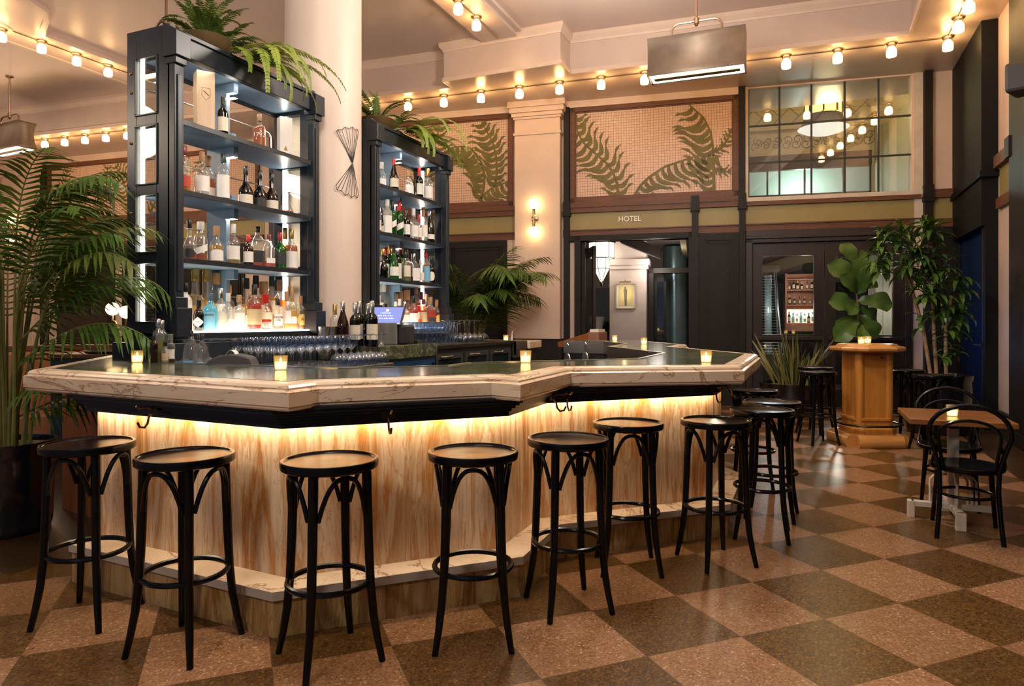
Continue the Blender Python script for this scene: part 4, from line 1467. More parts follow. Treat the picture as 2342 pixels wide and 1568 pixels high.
# ------------------------------------------------------------------ hanging strip lamps with waisted zinc housings
def strip_lamp(loc, rz, L, lab, ztop=5.47):
    s = empty('pendant_lamp', loc, rz, lab, 'lamp', 'hanging zinc strip lamps')
    prof = []
    for t in range(9):
        q = t / 8
        prof.append((0.16 - 0.055 * math.sin(q * PI) - 0.015 * q, 0.44 * q - 0.22))
    w = MB()
    n = len(prof)
    for sy in (-1, 1):
        vs = [(sx * L / 2, sy * p[0], p[1]) for sx in (-1, 1) for p in prof]
        w.add(vs, [(i, i + 1, n + i + 1, n + i) for i in range(n - 1)], True)
    w.add([(-L / 2, -0.145, 0.22), (L / 2, -0.145, 0.22), (L / 2, 0.145, 0.22), (-L / 2, 0.145, 0.22)], [(0, 1, 2, 3)])
    for sx in (-1, 1):
        vs = [(sx * L / 2, -p[0], p[1]) for p in prof] + [(sx * L / 2, p[0], p[1]) for p in reversed(prof)]
        w.add(vs, [tuple(range(len(vs)))])
    w.build('housing', M['zinc'], s, solid=0.006)
    MB().box(-L / 2 + 0.02, L / 2 - 0.02, -0.145, 0.145, -0.205, -0.195).build('diffuser', M['heat'], s)
    MB().box(-L / 2 + 0.06, L / 2 - 0.06, -0.045, 0.045, -0.222, -0.206).build('baffle', M['zinc'], s)
    w = MB()
    hw = L * 0.26
    w.tube([(-hw, 0, 0.22), (-hw, 0, 0.33), (-hw + 0.025, 0, 0.375), (-hw + 0.07, 0, 0.40), (hw - 0.07, 0, 0.40), (hw - 0.025, 0, 0.375), (hw, 0, 0.33), (hw, 0, 0.22)], 0.013, 8)
    w.lathe([(0.012, 0.34), (0.02, 0.345), (0.012, 0.355), (0.03, 0.365), (0.032, 0.43), (0.018, 0.44)], 14)
    w.build('yoke', M['nickel'], s)
    w = MB().tube([(0, 0, 0.42), (0, 0, ztop - loc[2] - 0.02)], 0.014, 8)
    w.lathe([(0.014, ztop - loc[2] - 0.04), (0.06, ztop - loc[2] - 0.02), (0.06, ztop - loc[2])], 16)
    w.build('stem', M['nickel'], s)
    return s


p = at(1593, 128, 7.8)
strip_lamp(tuple(p), R(2), 1.07, 'zinc strip lamp hanging above the right end of the bar, glowing slot below')
p = at(22, 318, 11.6)
strip_lamp(tuple(p), R(-4), 1.07, 'distant zinc strip lamp hanging at the left picture edge, star-shaped end')
p = at(380, 132, 7.4)
strip_lamp(tuple(p), R(2), 0.6, 'zinc strip lamp mostly hidden behind the top of the tall shelf unit')

# ------------------------------------------------------------------ wall lamps with two globes
def sconce(Mx, lab):
    s = empty('wall_sconce', label=lab, cat='lamp', M=Mx)
    w = MB().lathe([(0.0, 0.0), (0.06, 0.0), (0.06, 0.015), (0.03, 0.03), (0.012, 0.035), (0.012, 0.09)], 20, Matrix.Rotation(R(90), 4, 'X'))
    w.tube([(0, -0.09, -0.12), (0, -0.09, 0.12)], 0.010, 8)
    for sg in (-1, 1):
        w.lathe([(0.014, 0.05), (0.024, 0.06), (0.024, 0.13), (0.028, 0.145)], 14, Matrix.Translation((0, -0.09, 0)) @ Matrix.Rotation(0 if sg > 0 else PI, 4, 'X'))
    w.build('sconce_arm', M['nickel'], s)
    for sg in (-1, 1):
        MB().lathe([(0.085 * math.sin(k * PI / 14), -0.085 * math.cos(k * PI / 14) + sg * 0.225) for k in range(15)], 24, Matrix.Translation((0, -0.09, 0))).build('lamp_globe', M['bulb'], s)
    return s


s_ = sw(1224, -0.2)
sconce(MW @ Matrix.Translation((s_, -0.20, zw(500, s_, -0.2))), 'wall lamp with upper and lower opal globes on the plaster pilaster')
s_ = sl(57)
sconce(ML @ Matrix.Translation((s_, -0.25, 1.3 + 210 * 14.9 / 1560)), 'distant two-globe wall lamp glimpsed through the palm on the left')

# ------------------------------------------------------------------ palm frond murals
def mural(Mx, s0, s1, z0, z1, fronds, lab):
    m = empty('mural', label=lab, cat='mural', group='palm leaf mosaic murals', M=Mx)
    t = 0.075
    w = MB()
    for (a, b, c, d) in ((s0, s1, z0, z0 + t), (s0, s1, z1 - t, z1), (s0, s0 + t, z0, z1), (s1 - t, s1, z0, z1)):
        w.box(a, b, -0.05, 0, c, d)
    for (a, b, c, d) in ((s0 + t, s1 - t, z0 + t, z0 + t + 0.02), (s0 + t, s1 - t, z1 - t - 0.02, z1 - t), (s0 + t, s0 + t + 0.02, z0, z1), (s1 - t - 0.02, s1 - t, z0, z1)):
        w.box(a, b, -0.03, 0, c, d)
    w.build('mural_frame', M['brown'], m)
    MB().box(s0 + t, s1 - t, -0.012, 0, z0 + t, z1 - t).build('mosaic_field', M['mosaic'], m)
    x0, x1, q0, q1 = s0 + t + 0.02, s1 - t - 0.02, z0 + t + 0.02, z1 - t - 0.02

    def clampp(x, z):
        return (min(max(x, x0), x1), min(max(z, q0), q1))
    for fi, (pts, ll, rl, n, sag, wd) in enumerate(fronds):
        w = MB()
        P = [Vector((p[0], p[1])) for p in pts]
        seg = [(P[i + 1] - P[i]).length for i in range(len(P) - 1)]
        tot = sum(seg)

        def ev(t_):
            d = t_ * tot
            for i, L_ in enumerate(seg):
                if d <= L_ or i == len(seg) - 1:
                    k = d / L_
                    return P[i] + (P[i + 1] - P[i]) * k, (P[i + 1] - P[i]).normalized()
                d -= L_
        # smoothed stem
        sp_ = [ev(i / 24) for i in range(25)]
        for i in range(24):
            a, b = sp_[i][0], sp_[i + 1][0]
            nn = Vector((-(b - a).y, (b - a).x)).normalized() * (0.010 + 0.014 * (1 - i / 24))
            q = [clampp(*(a + nn)), clampp(*(a - nn)), clampp(*(b - nn)), clampp(*(b + nn))]
            w.add([(x, -0.0165, z) for x, z in q], [(0, 1, 2, 3)])
        for side, LL in ((1, ll), (-1, rl)):
            if LL <= 0:
                continue
            for i in range(n):
                t_ = (i + 0.5) / n
                p, d = ev(t_)
                nn = Vector((-d.y, d.x)) * side
                L_ = LL * (0.62 + 0.38 * math.sin(t_ * PI))
                if t_ > 0.85:
                    L_ *= 0.7
                c0 = []
                for k in range(9):
                    q = k / 8
                    off = nn * L_ * q * 0.94 + d * L_ * (0.46 * q - 0.12 * math.sin(q * PI * 2)) + Vector((0, -sag * L_ * math.sin(q * PI) * 0.5 - sag * L_ * 0.35 * q * q))
                    c0.append(p + off)
                vs = []
                for k in range(9):
                    q = k / 8
                    tg_ = (c0[min(8, k + 1)] - c0[max(0, k - 1)]).normalized()
                    pn = Vector((-tg_.y, tg_.x)) * wd * (math.sin(min(1, q * 1.25 + 0.16) * PI) ** 0.8 if q < 0.7 else max(0.02, (1 - q) * 2.4))
                    vs.append(c0[k] + pn)
                    vs.append(c0[k] - pn)
                vv = [(clampp(v.x, v.y)) for v in vs]
                zz = -0.016 - 0.002 * ((i + fi) % 3)
                w.add([(x, zz, z) for x, z in vv], [(2 * k, 2 * k + 1, 2 * k + 3, 2 * k + 2) for k in range(8)])
        w.build('palm_leaf_motif', M['muralleaf'], m, solid=0.002)
    return m


M['mosaic'] = m_mosaic()


def m1(x, y):
    k = (x - 140) / 1610.0
    yb, yt = 1125 - 70 * k, 250 - 150 * k
    return (0.57 + k * 2.44, 3.33 + (yb - y) / (yb - yt) * 1.37)


def m2(x, y):
    yb, yt = 1145 - 40 * x / 760.0, 232 - 75 * x / 760.0
    return (-0.56 - (760 - x) * 0.00158, 3.33 + (yb - y) / (yb - yt) * 1.37)


mural(MW, 0.485, 3.105, 3.24, 4.80, [
    ([m1(*q) for q in ((600, 1110), (585, 980), (545, 870), (480, 770), (350, 660), (230, 560), (160, 440), (145, 330), (150, 260))], 0.46, 0.42, 13, 0.25, 0.040),
    ([m1(*q) for q in ((770, 1100), (830, 1000), (920, 910), (1080, 800), (1300, 720), (1480, 660), (1640, 690))], 0.0, 0.46, 14, 0.25, 0.036),
    ([m1(*q) for q in ((1575, 1060), (1572, 900), (1570, 750), (1565, 600), (1540, 420), (1470, 270), (1330, 140))], 0.56, 0.0, 13, 0.30, 0.040),
    ([m1(*q) for q in ((1575, 640), (1660, 590), (1710, 500), (1745, 390))], 0.12, 0.16, 6, 0.1, 0.02),
    ([m1(*q) for q in ((1575, 830), (1650, 860), (1745, 850))], 0.14, 0.10, 4, 0.1, 0.02)],
    'large pink mosaic mural of olive palm leaves above the hotel doorway')
mural(MW, -3.3, -0.49, 3.24, 4.80, [
    ([m2(*q) for q in ((440, 1090), (475, 960), (484, 830), (465, 700), (410, 590), (330, 500), (240, 475), (120, 490), (20, 545))], 0.56, 0.0, 15, 0.1, 0.042),
    ([m2(*q) for q in ((600, 940), (622, 780), (615, 600), (580, 440), (520, 320), (450, 190))], 0.44, 0.26, 11, 0.15, 0.040),
    ([m2(*q) for q in ((420, 1110), (500, 1010), (590, 940), (680, 910), (755, 870))], 0.0, 0.34, 7, 0.3, 0.036),
    ([m2(*q) for q in ((-300, 1090), (-260, 900), (-200, 700), (-120, 540), (-60, 400), (-40, 250))], 0.36, 0.42, 13, 0.2, 0.03),
    ([m2(*q) for q in ((-900, 1100), (-860, 900), (-780, 700), (-660, 540), (-560, 480))], 0.36, 0.36, 12, 0.2, 0.03)],
    'pink mosaic mural of olive palm leaves behind the farther bottle shelves')
sa, sb_ = sl(112), sl(292)
g = lambda u, v: (sa + 0.1 + u * 2.1, 3.5 + v * 1.15)
mural(ML, sa, 4.5, 3.45, 4.75, [
    ([g(*q) for q in ((0.02, 0), (0.1, 0.3), (0.17, 0.6), (0.22, 0.98))], 0.26, 0.26, 13, 0.2, 0.024),
    ([g(*q) for q in ((0.47, 0.02), (0.36, 0.3), (0.32, 0.55), (0.37, 0.75), (0.46, 0.8), (0.54, 0.74), (0.56, 0.66))], 0.0, 0.30, 12, 0.3, 0.024),
    ([g(*q) for q in ((0.5, 0.02), (0.66, 0.3), (0.74, 0.6), (0.76, 0.98))], 0.30, 0.26, 13, 0.25, 0.024),
    ([g(*q) for q in ((1.05, 0.05), (1.02, 0.4), (0.95, 0.7), (0.86, 0.98))], 0.36, 0.36, 12, 0.2, 0.026),
    ([g(*q) for q in ((1.3, 0.05), (1.42, 0.4), (1.6, 0.7), (1.8, 0.9))], 0.36, 0.36, 12, 0.2, 0.026),
    ([g(*q) for q in ((2.1, 0.05), (2.05, 0.4), (2.0, 0.7), (1.9, 0.95))], 0.36, 0.36, 12, 0.2, 0.026)],
    'far left pink mosaic mural of olive palm leaves seen beyond the tall palm')

# ------------------------------------------------------------------ HOTEL letters over the doorway
s_ = sw(1440.5)
sg_ = text('HOTEL', 0.115, 0.006, 'sign', M['whiteglaze'], MW @ Matrix.Translation((s_, -0.022, 2.945)) @ Matrix.Rotation(R(90), 4, 'X'), weight=0.0012)
tag(sg_, 'small white raised letters reading HOTEL above the doorway', 'sign')
# dark loudspeaker at the top right edge
sp_ = empty('loudspeaker', at(2338, 185, 6.5), R(-30), 'black loudspeaker fixed high on the right-hand wall', 'speaker')
MB().prism([(-0.1, -0.16), (0.16, -0.10), (0.16, 0.12), (-0.1, 0.16)], -0.12, 0.16).build('speaker_cabinet', M['ink'], sp_, bevel=0.03)
MB().box(0.10, 0.30, -0.02, 0.02, -0.02, 0.06).build('bracket', M['ink'], sp_)

# ------------------------------------------------------------------ back bar: two lit shelf units and their counters
SZ = [1.235, 1.725, 2.18, 2.645]
TOPZ = 3.09


def shelf_unit(y0, y1, lab):
    u = empty('shelf_unit', (-4.02, (y0 + y1) / 2, 1.2), 0, lab, 'shelf unit', 'back bar shelf units')
    oy = (y0 + y1) / 2
    T = Matrix.Translation((4.02, -oy, -1.2))     # world -> local

    def part(mb, name, mat, bev=0.0, par=None):
        o = mb.build(name, mat)
        o.data.transform(T)
        o.parent = par or u
        if bev:
            b = o.modifiers.new('b', 'BEVEL')
            b.width = bev
            b.segments = 2
            b.limit_method = 'ANGLE'
        return o
    X0, X1 = -4.22, -3.82
    zs = [(1.30, 1.685), (1.765, 2.14), (2.22, 2.60), (2.685, 3.055)]
    for ya, yb, sg in ((y0, y0 + 0.05, -1), (y1 - 0.05, y1, 1)):
        w = MB()
        w.box(X0, X0 + 0.09, ya, yb, 1.2, 3.25)
        w.box(X1 - 0.12, X1, ya, yb, 1.2, 3.25)
        zz = 1.2
        for a, b in zs + [(3.25, 3.25)]:
            w.box(X0 + 0.09, X1 - 0.12, ya, yb, zz, a)
            zz = b
        yo = ya - 0.008 if sg < 0 else yb
        for a, b in zs:
            for r in ((X0 + 0.078, X0 + 0.09, a, b), (X1 - 0.12, X1 - 0.108, a, b), (X0 + 0.078, X1 - 0.108, a - 0.012, a), (X0 + 0.078, X1 - 0.108, b, b + 0.012)):
                w.box(r[0], r[1], yo, yo + 0.008, r[2], r[3])
        part(w, 'end_panel', M['blueblack'], 0.003)
        w = MB()
        for a, b in zs:
            w.box(X0 + 0.09, X1 - 0.12, ya + 0.02, ya + 0.026, a, b)
        part(w, 'end_pane', M['pane'])
        yi = yb - 0.018 if sg < 0 else ya + 0.006
        for a, b in zs:
            part(MB().box(X0 + 0.090, X0 + 0.116, yi, yi + 0.012, a, b), 'led_strip', M['ledshelf'])
        # front post with chamfered capital and plinth
        yp0, yp1 = (y0 - 0.012, y0 + 0.085) if sg < 0 else (y1 - 0.085, y1 + 0.012)
        w = MB().box(X1 - 0.02, X1 + 0.045, yp0 + 0.012, yp1 - 0.012, 1.2, 3.1)
        w.box(X1 + 0.045, X1 + 0.055, yp0 + 0.03, yp1 - 0.03, 1.5, 2.92)
        w.box(X1 - 0.03, X1 + 0.065, yp0 + 0.004, yp1 - 0.004, 2.985, 3.03)
        vs = [(X1 - 0.04, yp0 - 0.01, 3.03), (X1 + 0.085, yp0 - 0.01, 3.03), (X1 + 0.085, yp1 + 0.01, 3.03), (X1 - 0.04, yp1 + 0.01, 3.03),
              (X1 - 0.04, yp0 - 0.01, 3.26), (X1 + 0.085, yp0 - 0.01, 3.19), (X1 + 0.085, yp1 + 0.01, 3.19), (X1 - 0.04, yp1 + 0.01, 3.26)]
        w.add(vs, [(0, 3, 2, 1), (4, 5, 6, 7), (0, 1, 5, 4), (1, 2, 6, 5), (2, 3, 7, 6), (3, 0, 4, 7)])
        w.box(X1 - 0.03, X1 + 0.095, yp0 - 0.012, yp1 + 0.012, 1.2, 1.39)
        w.box(X1 - 0.03, X1 + 0.07, yp0, yp1, 1.39, 1.46)
        part(w, 'post', M['blueblack'], 0.004)
    if y0 < 4:
        for z in (1.55, 1.92, 2.03, 2.50, 2.84, 2.97):
            part(MB().lathe([(0.0, 0.012), (0.008, 0.01), (0.011, 0.0)], 10, Matrix.Translation((X0 + 0.04, y0, z)) @ Matrix.Rotation(R(90), 4, 'X')), 'bolt', M['brass'])
    # header and top
    w = MB().box(X1 - 0.02, X1 + 0.035, y0 + 0.08, y1 - 0.08, 3.06, 3.20)
    w.box(X1 - 0.03, X1 + 0.05, y0 + 0.08, y1 - 0.08, 3.185, 3.215)
    w.box(X0, X0 + 0.02, y0 + 0.05, y1 - 0.05, 3.06, 3.2)
    part(w, 'cornice', M['blueblack'], 0.004)
    part(MB().box(X0 + 0.01, X1 - 0.02, y0 + 0.05, y1 - 0.05, TOPZ, TOPZ + 0.02), 'top_board', M['blue'])
    part(MB().box(X1 - 0.05, X1 - 0.03, y0 + 0.09, y1 - 0.09, TOPZ - 0.008, TOPZ - 0.002), 'led_strip', M['ledshelf'])
    for z in SZ[1:]:
        w = MB()
        w.box(X0 + 0.01, X1 + 0.012, y0 + 0.05, y1 - 0.05, z - 0.035, z)
        part(w, 'shelf', M['blue'], 0.002)
        part(MB().box(X1 + 0.0125, X1 + 0.02, y0 + 0.09, y1 - 0.09, z - 0.034, z - 0.001), 'shelf_edge', M['blueblack'])
    w = MB().box(X0, X1 + 0.03, y0, y1, 1.16, SZ[0] - 0.012)
    part(w, 'base_shelf', M['blueblack'])
    part(MB().box(X0 + 0.02, X1 + 0.02, y0 + 0.10, y1 - 0.10, SZ[0] - 0.012, SZ[0] - 0.001), 'backlit_panel', M['ledpanel'])
    ym = y0 + (y1 - y0) * 0.47
    w = MB()
    for (a, b) in zip(SZ, SZ[1:] + [TOPZ + 0.035]):
        w.box(X0 + 0.01, X1 - 0.19, ym - 0.018, ym + 0.018, a, b - 0.035)
        w.box(X1 - 0.20, X1 - 0.11, ym - 0.022, ym + 0.022, b - 0.11, b - 0.035)
        w.box(X1 - 0.20, X1 - 0.13, ym - 0.022, ym + 0.022, a, a + 0.07)
    part(w, 'divider', M['blue'], 0.004)
    for (a, b) in zip(SZ[1:], SZ[2:] + [TOPZ]):
        part(MB().box(X1 - 0.195, X1 - 0.115, ym - 0.02, ym + 0.02, b - 0.1115, b - 0.11), 'divider_led', M['ledshelf'])
    for (a, b) in zip(SZ, SZ[1:] + [TOPZ]):
        for p, q in ((y0 + 0.10, ym - 0.06), (ym + 0.06, y1 - 0.12)):
            xr = X0 + 0.03
            z0, z1, r_ = a + 0.05, a + 0.26, 0.05
            pts = []
            for cx, cz, s0 in ((q - r_, z1 - r_, 0), (p + r_, z1 - r_, 1), (p + r_, z0 + r_, 2), (q - r_, z0 + r_, 3)):
                for k in range(5):
                    an = s0 * PI / 2 + k * PI / 8
                    pts.append((xr, cx + r_ * math.cos(an), cz + r_ * math.sin(an)))
            part(MB().tube(pts, 0.006, 6, True), 'guard_rail', M['steel'])
    return u


shelf_unit(3.21, 4.65, 'tall blue-black lit bottle shelf unit nearest the camera, fern on top')
shelf_unit(5.47, 6.94, 'blue-black lit bottle shelf unit behind the round column, second fern on top')
w = MB().box(-4.3, -3.74, 3.16, 4.70, 0, 1.16)
tag(w.build('back_bar_cabinet', M['blueblack'], bevel=0.004), 'dark blue back bar cabinet below the nearer shelf unit', 'cabinet', 'back bar cabinets')
w = MB().box(-4.3, -3.74, 5.44, 7.0, 0, 1.16)
tag(w.build('back_bar_cabinet', M['blueblack'], bevel=0.004), 'dark blue back bar cabinet below the farther shelf unit', 'cabinet', 'back bar cabinets')
# till counter with green stone top in front of the column
tc = empty('till_counter', (-3.45, 5.1, 0), 0, 'blue cabinet with thick green stone top carrying the till and wine', 'counter')
plan = [(-0.26, -0.52), (0.12, -0.52), (0.30, -0.36), (0.30, 0.46), (-0.26, 0.46)]
MB().prism(plan, 0.985, 1.10).build('stone_top', M['green'], tc, bevel=0.003)
MB().prism([(p[0] - 0.02 * (p[0] > 0), p[1] * 0.97) for p in plan], 0, 0.985).build('cabinet_body', M['bluecab'], tc)
w = MB()
for a, b in ((-0.33, 0.03), (0.07, 0.42)):
    for r in ((a, b, 0.30, 0.34), (a, b, 0.88, 0.92), (a, a + 0.04, 0.3, 0.92), (b - 0.04, b, 0.3, 0.92)):
        w.box(0.278, 0.29, r[0], r[1], r[2], r[3])
w.build('door_moulding', M['bluecab'], tc)
# glass washing counters
ca = empty('drain_counter', (-3.32, 3.75, 0), 0, 'low steel drainboard counter crowded with stemmed glasses', 'counter')
MB().box(-0.41, 0.42, -0.74, 0.70, 0.955, 0.985).build('drain_top', M['steel'], ca, bevel=0.004)
MB().box(-0.40, 0.38, -0.72, 0.68, 0.0, 0.955).build('cabinet_body', M['mould'], ca)
cb = empty('cooler_counter', (-3.50, 6.62, 0), 0, 'dark bottle cooler counter with glass doors below the tumbler rack', 'counter')
MB().box(-0.235, 0.25, -0.98, 0.98, 1.03, 1.07).build('counter_top', M['bronze'], cb, bevel=0.004)
MB().box(-0.23, 0.22, -0.96, 0.96, 0.0, 1.03).build('cabinet_body', M['ink'], cb)
for a in (-0.9, -0.28, 0.34):
    w = MB()
    for r in ((a, a + 0.56, 0.15, 0.2), (a, a + 0.56, 0.93, 0.98), (a, a + 0.04, 0.2, 0.93), (a + 0.52, a + 0.56, 0.2, 0.93)):
        w.box(0.222, 0.245, r[0], r[1], r[2], r[3])
    dd = w.build('cooler_door', M['blacklab'], cb)
    MB().box(0.23, 0.234, a + 0.04, a + 0.52, 0.2, 0.93).build('door_pane', pmat('dark_cooler_glass', (0.01, 0.015, 0.02), 0.08), dd)
    MB().tube([(0.25, a + 0.08, 0.955), (0.27, a + 0.2, 0.955), (0.25, a + 0.32, 0.955)], 0.007, 6).build('door_handle', M['steel'], dd)
    for k in range(3):
        MB().lathe([(0.0, 0.66), (0.033, 0.66), (0.033, 0.79), (0.024, 0.80), (0.0, 0.80)], 12, Matrix.Translation((0.19, a + 0.12 + k * 0.11, 0))).build('can', M[['capsilver', 'redlab', 'bluelab'][k]], dd)
ce = empty('end_counter', (-3.72, 8.35, 0), R(6), 'short marble-edged counter end beyond the farther shelf unit', 'counter')
MB().box(-0.5, 0.45, -0.3, 0.3, 0.95, 1.05).build('marble_top', M['marble'], ce, bevel=0.012)
MB().box(-0.46, 0.40, -0.26, 0.26, 0.0, 0.95).build('cabinet_body', M['blueblack'], ce)
sk = empty('ice_sink', (-3.5, 7.83, 0), 0, 'narrow stainless ice sink between the cooler counter and the marble end', 'sink')
w = MB().box(-0.24, 0.26, -0.2, 0.18, 0.86, 0.90)
for r in ((-0.24, 0.26, -0.2, -0.18), (-0.24, 0.26, 0.16, 0.18), (-0.24, -0.22, -0.2, 0.18), (0.24, 0.26, -0.2, 0.18)):
    w.box(r[0], r[1], r[2], r[3], 0.9, 1.06)
w.build('basin', M['steel'], sk)
MB().box(-0.22, 0.23, -0.18, 0.16, 0.0, 0.86).build('stand', M['mould'], sk)
MB().tube([(0.2, -0.17, 0.9), (0.2, -0.17, 1.12), (0.19, -0.14, 1.17), (0.17, -0.08, 1.18), (0.16, -0.05, 1.14)], 0.012, 8).build('tap', M['steel'], sk)

# ------------------------------------------------------------------ bottles
PROF = {
    'wine': [(0, 0), (.118, 0), (.125, .02), (.125, .60), (.115, .665), (.052, .745), (.043, .78), (.043, .985), (0.03, 1.0)],
    'burg': [(0, 0), (.135, 0), (.142, .02), (.142, .42), (.120, .55), (.062, .74), (.045, .82), (.045, .985), (0.03, 1.0)],
    'whisky': [(0, 0), (.150, 0), (.158, .02), (.158, .52), (.145, .60), (.075, .69), (.052, .74), (.050, .985), (0.03, 1.0)],
    'tall': [(0, 0), (.125, 0), (.132, .02), (.132, .63), (.118, .69), (.058, .76), (.048, .80), (.048, .985), (0.03, 1.0)],
    'squat': [(0, 0), (.165, 0), (.175, .02), (.178, .40), (.16, .52), (.10, .62), (.075, .66), (.075, .985), (0.05, 1.0)],
    'bulb': [(0, 0), (.155, 0), (.17, .04), (.175, .30), (.16, .42), (.09, .54), (.058, .62), (.052, .985), (0.03, 1.0)],
    'square': [(0, 0), (.165, 0), (.175, .02), (.175, .56), (.155, .64), (.075, .70), (.062, .73), (.062, .985), (0.04, 1.0)],
    'apoth': [(0, 0), (.155, 0), (.165, .02), (.165, .52), (.14, .64), (.09, .70), (.075, .72), (.075, .985), (0.05, 1.0)],
    'angular': [(0, 0), (.155, 0), (.165, .02), (.155, .48), (.12, .68), (.05, .82), (.045, .985), (0.03, 1.0)],
    'carafe': [(0, 0), (.19, 0), (.21, .04), (.20, .12), (.14, .24), (.075, .36), (.05, .5), (.045, .9), (.06, 1.0)],
}
SQ = {'square': 5.0, 'angular': 6.0, 'apoth': None}
NECK = {'wine': (.745, .050), 'burg': (.82, .050), 'whisky': (.78, .056), 'tall': (.82, .054), 'squat': (.74, .083), 'bulb': (.80, .058), 'square': (.80, .068), 'apoth': (.80, .084), 'angular': (.87, .052), 'carafe': (.97, .05)}
LABZ = {'wine': (.16, .50), 'burg': (.14, .40), 'whisky': (.12, .46), 'tall': (.14, .55), 'squat': (.06, .36), 'bulb': (.06, .28), 'square': (.12, .50), 'apoth': (.12, .46), 'angular': (.14, .42), 'carafe': (.05, .1)}
BM = {}


def rad_at(prof, z):
    for (r0, z0), (r1, z1) in zip(prof, prof[1:]):
        if z0 <= z <= z1 and z1 > z0:
            return r0 + (r1 - r0) * (z - z0) / (z1 - z0)
    return prof[-1][0]


def bmesh_for(kind, level, style):
    """unit-height meshes (shared): glass, liquid, cap, label"""
    key = (kind, 'g')
    pr = PROF[kind]
    sq = SQ.get(kind)

    def mesh(mb, nm):
        o = mb.build(nm, [M['cream']])
        me = o.data
        bpy.data.objects.remove(o)
        return me
    if key not in BM:
        BM[key] = mesh(MB().lathe(pr, 20, sq=sq), 'bottle_glass')
        nz, nr = NECK[kind]
        BM[(kind, 'c')] = mesh(MB().lathe([(nr, nz), (nr * 1.06, nz + .01), (nr * 1.06, 1.0), (nr * 0.9, 1.012), (0, 1.012)], 16), 'cap')
    lk = (kind, 'l', round(level, 1))
    if lk not in BM:
        lv = max(0.05, round(level, 1))
        lp = [(0, .012)] + [(r * .93, max(z, .012)) for r, z in pr[1:] if z < lv] + [(rad_at(pr, lv) * .93, lv), (0, lv)]
        BM[lk] = mesh(MB().lathe(lp, 16, sq=sq), 'liquid')
    sk_ = (kind, 'b', style)
    if sk_ not in BM:
        z0, z1 = LABZ[kind]
        if style == 'low':
            z1 = z0 + (z1 - z0) * .55
        if style == 'tall':
            z0 = z0 * .5
        rr_ = lambda z: rad_at(pr, z) * 1.012
        mb = MB()
        if sq:
            r_ = rr_(z0) / 1.012 * 1.02
            hw = r_ * 0.78
            if style == 'oval':
                c = (z0 + z1) / 2
                vs = [(r_, hw * math.cos(k * PI / 10), c + (z1 - z0) / 2 * math.sin(k * PI / 10)) for k in range(20)]
                mb.add(vs, [tuple(range(20))])
            else:
                mb.add([(r_, -hw, z0), (r_, hw, z0), (r_, hw, z1), (r_, -hw, z1)], [(0, 1, 2, 3)])
        else:
            n = 12
            vs, fs = [], []
            for i in range(n + 1):
                q = -1 + 2 * i / n
                a = q * R(72 if style != 'oval' else 58)
                if style == 'oval':
                    e = math.sqrt(max(0, 1 - q * q))
                    c, hh = (z0 + z1) / 2, (z1 - z0) / 2
                    za, zb = c - hh * e, c + hh * e
                elif style == 'arch':
                    za, zb = z0, z0 + (z1 - z0) * (0.7 + 0.3 * math.sqrt(max(0, 1 - q * q)))
                elif style == 'slant':
                    za, zb = z0 + (z1 - z0) * 0.25 * (q + 1), z1 - (z1 - z0) * 0.25 * (1 - q)
                elif style == 'diamond':
                    c, hh = (z0 + z1) / 2, (z1 - z0) / 2
                    za, zb = c - hh * (1 - abs(q)), c + hh * (1 - abs(q))
                else:
                    za, zb = z0, z1
                vs += [(rr_(za) * math.cos(a), rr_(za) * math.sin(a), za), (rr_(zb) * math.cos(a), rr_(zb) * math.sin(a), zb)]
            for i in range(n):
                fs.append((2 * i, 2 * i + 2, 2 * i + 3, 2 * i + 1))
            mb.add(vs, fs, True)
        BM[sk_] = mesh(mb, 'label')
    return BM[key], BM[lk], BM[(kind, 'c')], BM[sk_]


def obj_mat(o, m):
    o.material_slots[0].link = 'OBJECT'
    o.material_slots[0].material = m


def bottle(loc, h, rz, kind, glass, liq, level, cap, lab, style='std', label='', group=None, squash=1.0, name='bottle', band=None):
    g, l, c, b = bmesh_for(kind, level, style)
    root = empty(name, loc, rz, label, 'bottle', group)
    root.scale = (h * squash, h * squash, h)
    for me, nm, mt in ((g, 'bottle_glass', GC[glass]), (l, 'liquid', LQ.get(liq)), (c, 'cap', M.get(cap)), (b, 'label', M.get(lab))):
        if mt is None:
            continue
        o = bpy.data.objects.new(nm, me)
        COL.objects.link(o)
        o.parent = root
        obj_mat(o, mt)
    return root


GW = {'clear': 'clear', 'frost': 'frosted', 'green': 'green', 'olive': 'dark green', 'brown': 'brown', 'dark': 'near-black', 'bluegin': 'pale blue'}
CW = {'capblack': 'black cap', 'capred': 'red cap', 'capwine': 'burgundy cap', 'capcork': 'cork stopper', 'capwhite': 'white cap', 'capgold': 'gold cap', 'capgreen': 'dark green cap', 'capsilver': 'silver cap', 'capbluegrey': 'blue-grey cap', None: 'no cap'}
LW = {'cream': 'cream label', 'paper': 'white label', 'tan': 'tan label', 'blacklab': 'black label', 'redlab': 'red label', 'bluelab': 'blue label', 'yellab': 'golden label', None: 'no label'}
KEEP = {}


